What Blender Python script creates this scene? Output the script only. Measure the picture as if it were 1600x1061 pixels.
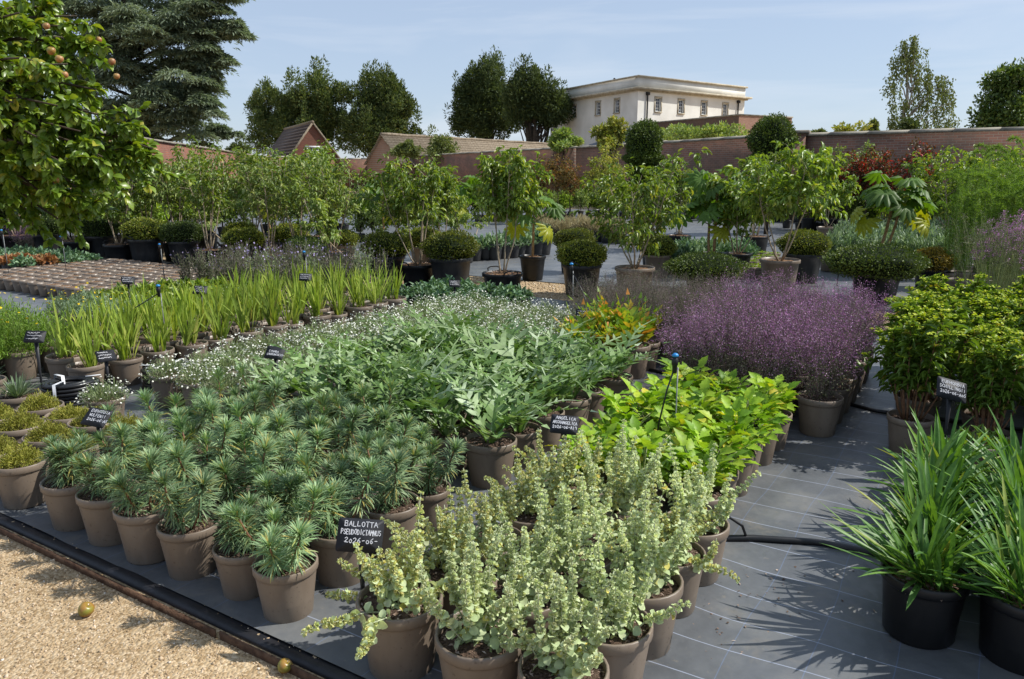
import bpy, math, random
import numpy as np
from mathutils import Vector, Matrix

for o in list(bpy.data.objects): bpy.data.objects.remove(o)
SC = bpy.context.scene
COL = SC.collection
rad = math.radians

# ------------------------------------------------------------------ camera, sky, sun, exposure
EYE = 1.6; FPX = 1200.0; PITCH = math.atan((530.5 - 268.0) / FPX)
cam_d = bpy.data.cameras.new('camera'); cam_d.lens = 27.0; cam_d.sensor_width = 36.0
cam_d.clip_start = 0.05; cam_d.clip_end = 2000.0
cam = bpy.data.objects.new('camera', cam_d); COL.objects.link(cam)
cam.location = (0, 0, EYE); cam.rotation_euler = (rad(90) - PITCH, 0, 0)
SC.camera = cam

SUN_EL = rad(48); SUN_B = rad(4)          # sun stands to the right of the view, a little beyond it
SUNV = Vector((math.cos(SUN_EL) * math.cos(SUN_B), math.cos(SUN_EL) * math.sin(SUN_B), math.sin(SUN_EL)))
world = bpy.data.worlds.new('World'); SC.world = world; world.use_nodes = True
wn = world.node_tree; wn.nodes.clear()
out = wn.nodes.new('ShaderNodeOutputWorld'); bg = wn.nodes.new('ShaderNodeBackground')
sky = wn.nodes.new('ShaderNodeTexSky'); sky.sky_type = 'NISHITA'; sky.sun_disc = False
sky.sun_elevation = SUN_EL; sky.sun_rotation = rad(90) - SUN_B
sky.air_density = 1.0; sky.dust_density = 0.35; sky.ozone_density = 1.6; sky.altitude = 60
tc = wn.nodes.new('ShaderNodeTexCoord'); mp = wn.nodes.new('ShaderNodeMapping')
mp.inputs['Scale'].default_value = (0.9, 0.9, 7.0); mp.inputs['Rotation'].default_value = (0.06, 0.05, 0.3)
nz = wn.nodes.new('ShaderNodeTexNoise'); nz.inputs['Scale'].default_value = 2.3; nz.inputs['Detail'].default_value = 5
nz.inputs['Roughness'].default_value = 0.55; nz.inputs['Distortion'].default_value = 0.5
cr = wn.nodes.new('ShaderNodeValToRGB'); cr.color_ramp.elements[0].position = 0.5; cr.color_ramp.elements[1].position = 0.8
cr.color_ramp.elements[1].color = (0.55, 0.55, 0.55, 1)
mixc = wn.nodes.new('ShaderNodeMixRGB'); mixc.inputs['Color2'].default_value = (5.2, 5.5, 6.0, 1)
haze_ = wn.nodes.new('ShaderNodeMixRGB'); haze_.inputs['Color2'].default_value = (2.9, 3.5, 4.55, 1); haze_.inputs['Fac'].default_value = 0.72   # thin high summer haze over the whole sky
wn.links.new(tc.outputs['Generated'], mp.inputs['Vector']); wn.links.new(mp.outputs['Vector'], nz.inputs['Vector'])
wn.links.new(nz.outputs['Fac'], cr.inputs['Fac']); wn.links.new(cr.outputs['Color'], mixc.inputs['Fac'])
wn.links.new(sky.outputs['Color'], haze_.inputs['Color1']); wn.links.new(haze_.outputs['Color'], mixc.inputs['Color1']); wn.links.new(mixc.outputs['Color'], bg.inputs['Color'])
bg.inputs['Strength'].default_value = 0.125
wn.links.new(bg.outputs['Background'], out.inputs['Surface'])

sun_d = bpy.data.lights.new('sun', 'SUN'); sun_d.energy = 4.3; sun_d.angle = rad(0.53); sun_d.color = (1.0, 0.965, 0.90)
sun = bpy.data.objects.new('sun', sun_d); COL.objects.link(sun)
sun.rotation_euler = SUNV.to_track_quat('Z', 'Y').to_euler(); sun.location = (30, 0, 40)

SC.view_settings.view_transform = 'Standard'; SC.view_settings.look = 'None'
SC.view_settings.exposure = 0.4; SC.view_settings.gamma = 1.0; SC.view_settings.use_curve_mapping = False
SC.render.engine = 'CYCLES'
SC.cycles.max_bounces = 6; SC.cycles.diffuse_bounces = 3; SC.cycles.glossy_bounces = 2
SC.cycles.transmission_bounces = 4; SC.cycles.caustics_reflective = False; SC.cycles.caustics_refractive = False
SC.cycles.sample_clamp_indirect = 4.0

# ------------------------------------------------------------------ layout grid of the nursery beds
GA = rad(32)
def W(u, v, z=0.0):
    return Vector((u * math.cos(GA) + v * math.sin(GA), -u * math.sin(GA) + v * math.cos(GA), z))
def at(px, py, Y):
    """world point on the sight line measured at photo position (px, py) at distance Y along the garden"""
    x = (px - 800) / FPX; zc = -(py - 530.5) / FPX
    y = math.cos(PITCH) + math.sin(PITCH) * zc; z = -math.sin(PITCH) + math.cos(PITCH) * zc
    t = Y / y
    return Vector((x * t, Y, EYE + z * t))

# ------------------------------------------------------------------ materials
MATS = {}
def nodes_of(m):
    m.use_nodes = True; nt = m.node_tree; nt.nodes.clear()
    return nt, nt.nodes, nt.links
def ramp(nt, stops):
    r = nt.nodes.new('ShaderNodeValToRGB'); e = r.color_ramp.elements
    while len(e) < len(stops): e.new(0.5)
    for i, (p, c) in enumerate(stops):
        e[i].position = p; e[i].color = (c[0], c[1], c[2], 1)
    return r
def leafm(name, stops, rough=0.5, trans=0.3, spec=0.4, tint=(1.25, 1.2, 0.55), objvar=0.25, gain=1.2):
    m = bpy.data.materials.new(name); nt, N, L = nodes_of(m)
    o = N.new('ShaderNodeOutputMaterial'); p = N.new('ShaderNodeBsdfPrincipled'); tr = N.new('ShaderNodeBsdfTranslucent'); mx = N.new('ShaderNodeMixShader')
    geo = N.new('ShaderNodeNewGeometry'); oi = N.new('ShaderNodeObjectInfo')
    r = ramp(nt, stops); L.new(geo.outputs['Random Per Island'], r.inputs['Fac'])
    mr = N.new('ShaderNodeMapRange'); mr.inputs['To Min'].default_value = 1 - objvar; mr.inputs['To Max'].default_value = 1 + objvar
    L.new(oi.outputs['Random'], mr.inputs['Value'])
    mul = N.new('ShaderNodeVectorMath'); mul.operation = 'SCALE'
    tcn = N.new('ShaderNodeTexCoord'); nn = N.new('ShaderNodeTexNoise'); nn.inputs['Scale'].default_value = 45; nn.inputs['Detail'].default_value = 3; L.new(tcn.outputs['Object'], nn.inputs['Vector'])
    mn = N.new('ShaderNodeMapRange'); mn.inputs['From Min'].default_value = .3; mn.inputs['From Max'].default_value = .7; mn.inputs['To Min'].default_value = .80 * gain; mn.inputs['To Max'].default_value = 1.2 * gain; L.new(nn.outputs['Fac'], mn.inputs['Value'])
    mm = N.new('ShaderNodeMath'); mm.operation = 'MULTIPLY'; L.new(mr.outputs['Result'], mm.inputs[0]); L.new(mn.outputs['Result'], mm.inputs[1])
    L.new(r.outputs['Color'], mul.inputs[0]); L.new(mm.outputs[0], mul.inputs['Scale'])
    col = mul.outputs['Vector']
    L.new(col, p.inputs['Base Color']); p.inputs['Roughness'].default_value = rough
    p.inputs['Specular IOR Level'].default_value = spec
    tm = N.new('ShaderNodeVectorMath'); tm.operation = 'MULTIPLY'; tm.inputs[1].default_value = tint
    L.new(col, tm.inputs[0]); L.new(tm.outputs['Vector'], tr.inputs['Color'])
    mx.inputs['Fac'].default_value = trans
    L.new(p.outputs['BSDF'], mx.inputs[1]); L.new(tr.outputs['BSDF'], mx.inputs[2]); L.new(mx.outputs['Shader'], o.inputs['Surface'])
    MATS[name] = m; return m
def solid(name, c1, c2=None, scale=20, rough=0.6, spec=0.4, bump=0.0, detail=4, objvar=0.0, metal=0.0, bscale=None, lo=0.35, hi=0.65):
    m = bpy.data.materials.new(name); nt, N, L = nodes_of(m)
    o = N.new('ShaderNodeOutputMaterial'); p = N.new('ShaderNodeBsdfPrincipled')
    t = N.new('ShaderNodeTexCoord'); n = N.new('ShaderNodeTexNoise'); n.inputs['Scale'].default_value = scale; n.inputs['Detail'].default_value = detail
    L.new(t.outputs['Object'], n.inputs['Vector'])
    r = ramp(nt, [(lo, c1), (hi, c2 or c1)]); L.new(n.outputs['Fac'], r.inputs['Fac'])
    col = r.outputs['Color']
    if objvar:
        oi = N.new('ShaderNodeObjectInfo'); mr = N.new('ShaderNodeMapRange'); mr.inputs['To Min'].default_value = 1 - objvar; mr.inputs['To Max'].default_value = 1 + objvar
        L.new(oi.outputs['Random'], mr.inputs['Value']); mul = N.new('ShaderNodeVectorMath'); mul.operation = 'SCALE'
        L.new(col, mul.inputs[0]); L.new(mr.outputs['Result'], mul.inputs['Scale']); col = mul.outputs['Vector']
    L.new(col, p.inputs['Base Color']); p.inputs['Roughness'].default_value = rough; p.inputs['Specular IOR Level'].default_value = spec
    p.inputs['Metallic'].default_value = metal
    if bump:
        n2 = N.new('ShaderNodeTexNoise'); n2.inputs['Scale'].default_value = bscale or scale * 3; n2.inputs['Detail'].default_value = 5
        L.new(t.outputs['Object'], n2.inputs['Vector'])
        b = N.new('ShaderNodeBump'); b.inputs['Strength'].default_value = bump; b.inputs['Distance'].default_value = 0.02
        L.new(n2.outputs['Fac'], b.inputs['Height']); L.new(b.outputs['Normal'], p.inputs['Normal'])
    L.new(p.outputs['BSDF'], o.inputs['Surface']); MATS[name] = m; return m
def island(name, stops, rough=0.8, spec=0.3):
    m = bpy.data.materials.new(name); nt, N, L = nodes_of(m)
    o = N.new('ShaderNodeOutputMaterial'); p = N.new('ShaderNodeBsdfPrincipled'); geo = N.new('ShaderNodeNewGeometry')
    r = ramp(nt, stops); L.new(geo.outputs['Random Per Island'], r.inputs['Fac']); L.new(r.outputs['Color'], p.inputs['Base Color'])
    p.inputs['Roughness'].default_value = rough; p.inputs['Specular IOR Level'].default_value = spec
    L.new(p.outputs['BSDF'], o.inputs['Surface']); MATS[name] = m; return m
def brickm(name, c1, c2, mortar, bw=0.225, bh=0.075, dirt=(0.10, 0.08, 0.06)):
    m = bpy.data.materials.new(name); nt, N, L = nodes_of(m)
    o = N.new('ShaderNodeOutputMaterial'); p = N.new('ShaderNodeBsdfPrincipled'); t = N.new('ShaderNodeTexCoord')
    s = N.new('ShaderNodeSeparateXYZ'); c = N.new('ShaderNodeCombineXYZ'); L.new(t.outputs['Object'], s.inputs['Vector'])
    L.new(s.outputs['X'], c.inputs['X']); L.new(s.outputs['Z'], c.inputs['Y'])
    b = N.new('ShaderNodeTexBrick'); b.inputs['Scale'].default_value = 1.0; b.inputs['Brick Width'].default_value = bw; b.inputs['Row Height'].default_value = bh
    b.inputs['Mortar Size'].default_value = 0.008; b.inputs['Mortar Smooth'].default_value = 0.3; b.inputs['Bias'].default_value = 0.0
    b.inputs['Color1'].default_value = (*c1, 1); b.inputs['Color2'].default_value = (*c2, 1); b.inputs['Mortar'].default_value = (*mortar, 1)
    L.new(c.outputs['Vector'], b.inputs['Vector'])
    n = N.new('ShaderNodeTexNoise'); n.inputs['Scale'].default_value = 0.9; n.inputs['Detail'].default_value = 6; L.new(t.outputs['Object'], n.inputs['Vector'])
    r = ramp(nt, [(0.45, (0, 0, 0)), (0.72, (0.75, 0.75, 0.75))]); L.new(n.outputs['Fac'], r.inputs['Fac'])
    mx = N.new('ShaderNodeMixRGB'); mx.inputs['Color2'].default_value = (*dirt, 1); L.new(r.outputs['Color'], mx.inputs['Fac']); L.new(b.outputs['Color'], mx.inputs['Color1'])
    L.new(mx.outputs['Color'], p.inputs['Base Color']); p.inputs['Roughness'].default_value = 0.9
    bp = N.new('ShaderNodeBump'); bp.inputs['Strength'].default_value = 0.6; bp.inputs['Distance'].default_value = 0.01; bp.invert = True
    L.new(b.outputs['Fac'], bp.inputs['Height']); L.new(bp.outputs['Normal'], p.inputs['Normal'])
    L.new(p.outputs['BSDF'], o.inputs['Surface']); MATS[name] = m; return m

def potm(name, c, dust, amount):
    m = bpy.data.materials.new(name); nt, N, L = nodes_of(m)
    o = N.new('ShaderNodeOutputMaterial'); p = N.new('ShaderNodeBsdfPrincipled'); t = N.new('ShaderNodeTexCoord'); oi = N.new('ShaderNodeObjectInfo')
    w = N.new('ShaderNodeMath'); w.operation = 'MULTIPLY'; w.inputs[1].default_value = 60; L.new(oi.outputs['Random'], w.inputs[0])
    def nz4(scale, det, sz=1.0):
        mp_ = N.new('ShaderNodeMapping'); mp_.inputs['Scale'].default_value = (1, 1, sz); L.new(t.outputs['Object'], mp_.inputs['Vector'])
        n = N.new('ShaderNodeTexNoise'); n.noise_dimensions = '4D'; n.inputs['Scale'].default_value = scale; n.inputs['Detail'].default_value = det; n.inputs['Roughness'].default_value = .65
        L.new(mp_.outputs['Vector'], n.inputs['Vector']); L.new(w.outputs[0], n.inputs['W']); return n.outputs['Fac']
    a = ramp(nt, [(.42, (0, 0, 0)), (.75, (amount,) * 3)]); L.new(nz4(11, 6, .35), a.inputs['Fac'])       # dried water runs
    b = ramp(nt, [(.62, (0, 0, 0)), (.72, (.7, .7, .7))]); L.new(nz4(70, 2), b.inputs['Fac'])              # soil splashes
    m0 = N.new('ShaderNodeMixRGB'); m0.inputs['Color1'].default_value = (*c, 1); m0.inputs['Color2'].default_value = (*dust, 1); L.new(a.outputs['Color'], m0.inputs['Fac'])
    m1 = N.new('ShaderNodeMixRGB'); m1.inputs['Color2'].default_value = (c[0] * .45, c[1] * .42, c[2] * .4, 1); L.new(m0.outputs['Color'], m1.inputs['Color1']); L.new(b.outputs['Color'], m1.inputs['Fac'])
    mr = N.new('ShaderNodeMapRange'); mr.inputs['To Min'].default_value = .86; mr.inputs['To Max'].default_value = 1.14; L.new(oi.outputs['Random'], mr.inputs['Value'])
    mul = N.new('ShaderNodeVectorMath'); mul.operation = 'SCALE'; L.new(m1.outputs['Color'], mul.inputs[0]); L.new(mr.outputs['Result'], mul.inputs['Scale']); L.new(mul.outputs['Vector'], p.inputs['Base Color'])
    r_ = N.new('ShaderNodeMapRange'); r_.inputs['To Min'].default_value = .38; r_.inputs['To Max'].default_value = .7; L.new(a.outputs['Color'], r_.inputs['Value']); L.new(r_.outputs['Result'], p.inputs['Roughness'])
    p.inputs['Specular IOR Level'].default_value = .4; L.new(p.outputs['BSDF'], o.inputs['Surface']); MATS[name] = m
potm('pot_brown', (0.178, 0.138, 0.104), (0.28, 0.232, 0.182), .5)
potm('pot_black', (0.007, 0.007, 0.008), (0.022, 0.021, 0.02), .4)
potm('pot_dusty', (0.020, 0.021, 0.023), (0.075, 0.07, 0.064), .6)
solid('soil', (0.060, 0.038, 0.026), (0.155, 0.105, 0.075), 60, 0.95, 0.2, bump=1.0, bscale=120)
solid('bark_soil', (0.16, 0.085, 0.04), (0.30, 0.18, 0.10), 50, 0.95, 0.2, bump=1.0, bscale=110)
island('chips', [(0.0, (0.07, 0.045, 0.03)), (0.4, (0.17, 0.11, 0.08)), (0.8, (0.31, 0.225, 0.175)), (1.0, (0.48, 0.40, 0.34))])
island('pebbles', [(0.0, (0.25, 0.165, 0.09)), (0.2, (0.40, 0.29, 0.17)), (0.7, (0.50, 0.375, 0.24)), (0.95, (0.60, 0.48, 0.345)), (1.0, (0.70, 0.63, 0.53))], 0.85)
solid('hose_black', (0.008, 0.008, 0.009), (0.016, 0.016, 0.017), 12, 0.38, 0.5)
solid('plastic_black', (0.012, 0.012, 0.014), (0.02, 0.02, 0.024), 20, 0.5, 0.4)
solid('plastic_blue', (0.02, 0.22, 0.55), (0.02, 0.26, 0.62), 20, 0.4, 0.5)
solid('slate', (0.012, 0.013, 0.017), (0.020, 0.021, 0.026), 40, 0.6, 0.35)
solid('chalk', (0.78, 0.78, 0.80), (0.62, 0.62, 0.66), 60, 0.8, 0.2)
solid('tie_white', (0.75, 0.76, 0.78), (0.6, 0.62, 0.65), 30, 0.5, 0.4)
solid('rod_grey', (0.20, 0.21, 0.21), (0.28, 0.29, 0.29), 30, 0.4, 0.5)
solid('rusty_steel', (0.07, 0.035, 0.02), (0.13, 0.075, 0.045), 30, 0.85, 0.3, bump=0.3)
solid('bark_pale', (0.26, 0.20, 0.13), (0.40, 0.33, 0.24), 25, 0.8, 0.3, bump=0.3)
solid('bark_dark', (0.045, 0.035, 0.026), (0.09, 0.07, 0.05), 8, 0.9, 0.2, bump=0.5)
solid('bark_tan', (0.30, 0.18, 0.08), (0.42, 0.28, 0.15), 30, 0.8, 0.3, bump=0.3)
solid('bark_birch', (0.45, 0.43, 0.38), (0.12, 0.11, 0.09), 3, 0.8, 0.3)
solid('stem_red', (0.16, 0.07, 0.04), (0.25, 0.14, 0.07), 60, 0.6, 0.4)
solid('stem_green', (0.16, 0.20, 0.06), (0.22, 0.26, 0.09), 60, 0.6, 0.4)
solid('stem_wool', (0.40, 0.45, 0.28), (0.48, 0.52, 0.34), 60, 0.8, 0.2)
solid('stem_wire', (0.14, 0.10, 0.10), (0.20, 0.15, 0.14), 60, 0.7, 0.3)
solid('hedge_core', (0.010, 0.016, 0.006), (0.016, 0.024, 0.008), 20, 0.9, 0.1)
solid('render_cream', (0.64, 0.62, 0.56), (0.78, 0.765, 0.705), .5, 0.85, 0.2)
solid('stone_trim', (0.36, 0.31, 0.22), (0.50, 0.45, 0.35), 2.5, 0.85, 0.2, bump=0.2)
solid('lead_roof', (0.15, 0.15, 0.15), (0.24, 0.23, 0.21), 3, 0.7, 0.3)
solid('coping', (0.17, 0.15, 0.12), (0.33, 0.30, 0.24), 3, 0.9, 0.2, bump=0.5, objvar=0.15)
solid('paint_white', (0.62, 0.64, 0.64), (0.72, 0.73, 0.72), 20, 0.6, 0.3)
solid('roof_stone', (0.17, 0.135, 0.095), (0.28, 0.23, 0.17), 5, 0.95, 0.2, bump=0.8, bscale=9)
solid('roof_dark', (0.065, 0.052, 0.048), (0.10, 0.080, 0.072), 5, 0.9, 0.2, bump=0.6, bscale=9)
solid('roof_slate', (0.09, 0.11, 0.14), (0.14, 0.16, 0.19), 5, 0.6, 0.3)
solid('glass_dark', (0.05, 0.065, 0.085), (0.10, 0.12, 0.15), 1.5, 0.08, 0.6)
solid('glass_pale', (0.45, 0.50, 0.55), (0.55, 0.60, 0.64), 1.5, 0.15, 0.6)
solid('pipe_iron', (0.02, 0.02, 0.022), (0.03, 0.03, 0.032), 8, 0.6, 0.3)
solid('apple', (0.20, 0.22, 0.03), (0.34, 0.10, 0.03), 14, 0.35, 0.5)
solid('apple_ripe', (0.33, 0.24, 0.08), (0.36, 0.11, 0.05), 30, 0.4, 0.45, objvar=0.25)
brickm('brick_wall', (0.285, 0.125, 0.078), (0.18, 0.082, 0.056), (0.27, 0.22, 0.17), dirt=(0.10, 0.082, 0.06))
brickm('brick_red', (0.24, 0.080, 0.045), (0.16, 0.055, 0.035), (0.20, 0.155, 0.12), dirt=(0.15, 0.075, 0.05))
brickm('brick_brown', (0.17, 0.095, 0.06), (0.12, 0.068, 0.048), (0.17, 0.13, 0.10))  # on the wing this darker brick paints in the shade of its left face
brickm('brick_pink', (0.36, 0.20, 0.14), (0.30, 0.15, 0.10), (0.34, 0.27, 0.21), dirt=(0.28, 0.17, 0.12))  # on the wing this paler brick paints in the sunlight on its right face

leafm('euphorbia_leaf', [(0, (0.10, 0.18, 0.085)), (0.5, (0.19, 0.285, 0.135)), (0.84, (0.29, 0.375, 0.20)), (0.92, (0.26, 0.29, 0.09)), (1, (0.36, 0.28, 0.08))], 0.5, 0.28, 0.35, (1.1, 1.2, 0.6))
leafm('ballota_leaf', [(0, (0.34, 0.42, 0.21)), (0.5, (0.44, 0.52, 0.29)), (0.92, (0.53, 0.58, 0.36)), (0.97, (0.52, 0.48, 0.14)), (1, (0.52, 0.42, 0.10))], 0.9, 0.3, 0.1, (1.05, 1.05, 0.7), 0.12)
leafm('ballota_calyx', [(0, (0.46, 0.53, 0.27)), (0.6, (0.58, 0.63, 0.37)), (1, (0.66, 0.67, 0.44))], 0.9, 0.3, 0.1, (1.05, 1.05, 0.7), 0.12)
leafm('ballota_calyx_old', [(0, (0.42, 0.46, 0.18)), (0.6, (0.54, 0.55, 0.26)), (1, (0.58, 0.52, 0.24))], 0.9, 0.3, 0.1, (1.05, 1.05, 0.7), 0.12)
leafm('iris_leaf', [(0, (0.15, 0.23, 0.03)), (0.5, (0.25, 0.335, 0.055)), (0.85, (0.37, 0.41, 0.09)), (0.95, (0.36, 0.34, 0.10)), (1, (0.38, 0.26, 0.12))], 0.45, 0.35, 0.4, (1.2, 1.2, 0.5), 0.18)
leafm('strap_leaf', [(0, (0.055, 0.13, 0.028)), (0.5, (0.085, 0.185, 0.035)), (0.9, (0.14, 0.25, 0.05)), (0.97, (0.22, 0.26, 0.05)), (1, (0.36, 0.26, 0.10))], 0.45, 0.25, 0.32, (1.4, 1.35, 0.4), 0.12)
leafm('cardoon_leaf', [(0, (0.065, 0.13, 0.03)), (0.5, (0.14, 0.225, 0.065)), (0.8, (0.24, 0.325, 0.15)), (1, (0.38, 0.45, 0.30))], 0.5, 0.22, 0.28, (1.1, 1.25, 0.45), 0.2)
leafm('angelica_leaf', [(0, (0.10, 0.21, 0.010)), (0.4, (0.19, 0.325, 0.018)), (0.85, (0.28, 0.40, 0.03)), (0.96, (0.40, 0.42, 0.03)), (1, (0.48, 0.34, 0.03))], 0.5, 0.35, 0.35, (1.15, 1.15, 0.5), 0.15, gain=1.25)
leafm('acanthus_leaf', [(0, (0.10, 0.20, 0.02)), (0.45, (0.20, 0.32, 0.03)), (0.7, (0.34, 0.36, 0.03)), (0.85, (0.48, 0.34, 0.04)), (1, (0.50, 0.20, 0.04))], 0.45, 0.35, 0.4, (1.2, 1.15, 0.5), 0.1)
leafm('purple_flower', [(0, (0.20, 0.080, 0.175)), (0.5, (0.33, 0.150, 0.295)), (0.85, (0.44, 0.24, 0.41)), (1, (0.56, 0.42, 0.53))], 0.8, 0.2, 0.2, (1.1, 0.9, 1.1), 0.15)
leafm('purple_leaf', [(0, (0.065, 0.075, 0.040)), (0.6, (0.12, 0.135, 0.075)), (1, (0.19, 0.16, 0.14))], 0.8, 0.2, 0.2, (1.1, 1.1, 0.7), 0.12)
leafm('daisy_leaf', [(0, (0.12, 0.165, 0.07)), (0.6, (0.19, 0.245, 0.115)), (1, (0.27, 0.31, 0.17))], 0.7, 0.25, 0.25, (1.1, 1.15, 0.6), 0.12)
leafm('daisy_flower', [(0, (0.62, 0.62, 0.52)), (1, (0.80, 0.80, 0.74))], 0.8, 0.2, 0.2, (1, 1, 0.9), 0.05)
leafm('yellow_flower', [(0, (0.60, 0.42, 0.01)), (1, (0.72, 0.52, 0.02))], 0.7, 0.2, 0.2, (1, 1, 0.5), 0.05)
leafm('lilac_flower', [(0, (0.25, 0.20, 0.38)), (1, (0.42, 0.36, 0.55))], 0.7, 0.2, 0.2, (1, 1, 1), 0.05)
leafm('moss_leaf', [(0, (0.13, 0.145, 0.022)), (0.6, (0.24, 0.245, 0.040)), (1, (0.34, 0.30, 0.07))], 0.7, 0.25, 0.25, (1.1, 1.1, 0.5), 0.2)
leafm('spurge_leaf', [(0, (0.075, 0.135, 0.018)), (0.6, (0.14, 0.225, 0.030)), (0.95, (0.17, 0.27, 0.045)), (1, (0.34, 0.26, 0.05))], 0.42, 0.3, 0.45, (1.3, 1.3, 0.4), 0.15)
leafm('spurge_bract', [(0, (0.24, 0.33, 0.015)), (0.6, (0.36, 0.43, 0.02)), (1, (0.46, 0.48, 0.03))], 0.5, 0.35, 0.35, (1.1, 1.1, 0.4), 0.12)
leafm('box_leaf', [(0, (0.080, 0.110, 0.012)), (0.5, (0.150, 0.185, 0.020)), (0.9, (0.23, 0.25, 0.03)), (1, (0.30, 0.25, 0.04))], 0.45, 0.2, 0.4, (1.2, 1.2, 0.4), 0.3)
leafm('yew_topiary_leaf', [(0, (0.040, 0.068, 0.012)), (0.6, (0.072, 0.112, 0.016)), (1, (0.13, 0.17, 0.02))], 0.5, 0.15, 0.35, (1.2, 1.2, 0.4), 0.1)
leafm('copper_box_leaf', [(0, (0.14, 0.10, 0.012)), (0.6, (0.26, 0.20, 0.02)), (1, (0.34, 0.22, 0.03))], 0.45, 0.2, 0.4, (1.2, 1.1, 0.4), 0.1)
leafm('tree_leaf', [(0, (0.085, 0.145, 0.020)), (0.5, (0.140, 0.215, 0.034)), (0.9, (0.22, 0.29, 0.055)), (1, (0.30, 0.30, 0.05))], 0.38, 0.33, 0.5, (1.4, 1.35, 0.4), 0.2)
leafm('tree_leaf_soft', [(0, (0.105, 0.160, 0.036)), (0.5, (0.165, 0.230, 0.058)), (0.9, (0.25, 0.30, 0.095)), (1, (0.30, 0.32, 0.10))], 0.45, 0.33, 0.4, (1.3, 1.3, 0.45), 0.2)
leafm('rice_leaf', [(0, (0.060, 0.120, 0.018)), (1, (0.095, 0.17, 0.024))], 0.5, 0.3, 0.3, (1.7, 1.7, 0.3), 0.25)
leafm('rice_leaf_old', [(0, (0.26, 0.30, 0.02)), (1, (0.34, 0.34, 0.03))], 0.4, 0.4, 0.4, (1.3, 1.2, 0.3), 0.2)
leafm('apple_leaf', [(0, (0.075, 0.135, 0.014)), (0.5, (0.13, 0.205, 0.022)), (0.92, (0.20, 0.275, 0.035)), (1, (0.33, 0.30, 0.04))], 0.36, 0.32, 0.55, (1.5, 1.4, 0.35), 0.0)
leafm('shrub_dark', [(0, (0.040, 0.070, 0.016)), (0.6, (0.078, 0.122, 0.026)), (1, (0.14, 0.18, 0.045))], 0.45, 0.25, 0.4, (1.3, 1.3, 0.4), 0.25)
leafm('shrub_grey', [(0, (0.11, 0.165, 0.085)), (0.6, (0.19, 0.265, 0.15)), (1, (0.30, 0.36, 0.24))], 0.6, 0.25, 0.3, (1.1, 1.2, 0.6), 0.2)
leafm('shrub_lime', [(0, (0.16, 0.26, 0.02)), (0.6, (0.24, 0.35, 0.03)), (1, (0.33, 0.38, 0.05))], 0.5, 0.3, 0.3, (1.2, 1.2, 0.4), 0.2)
leafm('shrub_blue', [(0, (0.075, 0.145, 0.075)), (0.6, (0.13, 0.215, 0.12)), (1, (0.20, 0.28, 0.17))], 0.55, 0.2, 0.3, (1.1, 1.2, 0.5), 0.2)
leafm('shrub_rust', [(0, (0.20, 0.085, 0.03)), (0.6, (0.30, 0.14, 0.06)), (1, (0.34, 0.22, 0.09))], 0.6, 0.25, 0.3, (1.2, 1, 0.6), 0.15)
leafm('grass_beige', [(0, (0.22, 0.17, 0.10)), (0.6, (0.31, 0.26, 0.15)), (1, (0.36, 0.34, 0.2))], 0.7, 0.3, 0.2, (1.1, 1.1, 0.8), 0.15)
leafm('leaf_red', [(0, (0.045, 0.034, 0.018)), (0.55, (0.095, 0.080, 0.022)), (0.75, (0.14, 0.055, 0.025)), (0.85, (0.30, 0.035, 0.022)), (1, (0.42, 0.06, 0.03))], 0.45, 0.35, 0.4, (1.5, 0.8, 0.5), 0.2)
leafm('leaf_bronze', [(0, (0.085, 0.072, 0.020)), (0.6, (0.165, 0.125, 0.035)), (0.9, (0.25, 0.135, 0.04)), (1, (0.34, 0.10, 0.05))], 0.5, 0.35, 0.35, (1.3, 1.1, 0.5), 0.2)
leafm('leaf_gold', [(0, (0.15, 0.19, 0.035)), (0.6, (0.26, 0.275, 0.05)), (1, (0.36, 0.31, 0.07))], 0.5, 0.35, 0.35, (1.2, 1.2, 0.5), 0.15)
leafm('fennel_leaf', [(0, (0.085, 0.160, 0.022)), (0.6, (0.145, 0.24, 0.035)), (1, (0.21, 0.31, 0.06))], 0.6, 0.35, 0.25, (1.3, 1.3, 0.4), 0.15)
leafm('yew_far', [(0, (0.052, 0.080, 0.028)), (0.5, (0.092, 0.130, 0.042)), (0.9, (0.15, 0.185, 0.055)), (1, (0.20, 0.19, 0.07))], 0.6, 0.3, 0.25, (1.2, 1.2, 0.5), 0.1)
leafm('yew_dark_far', [(0, (0.040, 0.062, 0.026)), (0.5, (0.072, 0.102, 0.036)), (1, (0.12, 0.15, 0.05))], 0.6, 0.3, 0.25, (1.2, 1.2, 0.5), 0.1)
leafm('cedar_far', [(0, (0.095, 0.125, 0.080)), (0.5, (0.15, 0.19, 0.125)), (1, (0.23, 0.27, 0.18))], 0.6, 0.3, 0.25, (1.1, 1.2, 0.7), 0.1)
leafm('birch_far', [(0, (0.085, 0.115, 0.035)), (0.5, (0.13, 0.165, 0.05)), (1, (0.20, 0.23, 0.08))], 0.55, 0.3, 0.3, (1.2, 1.2, 0.5), 0.1)

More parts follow.
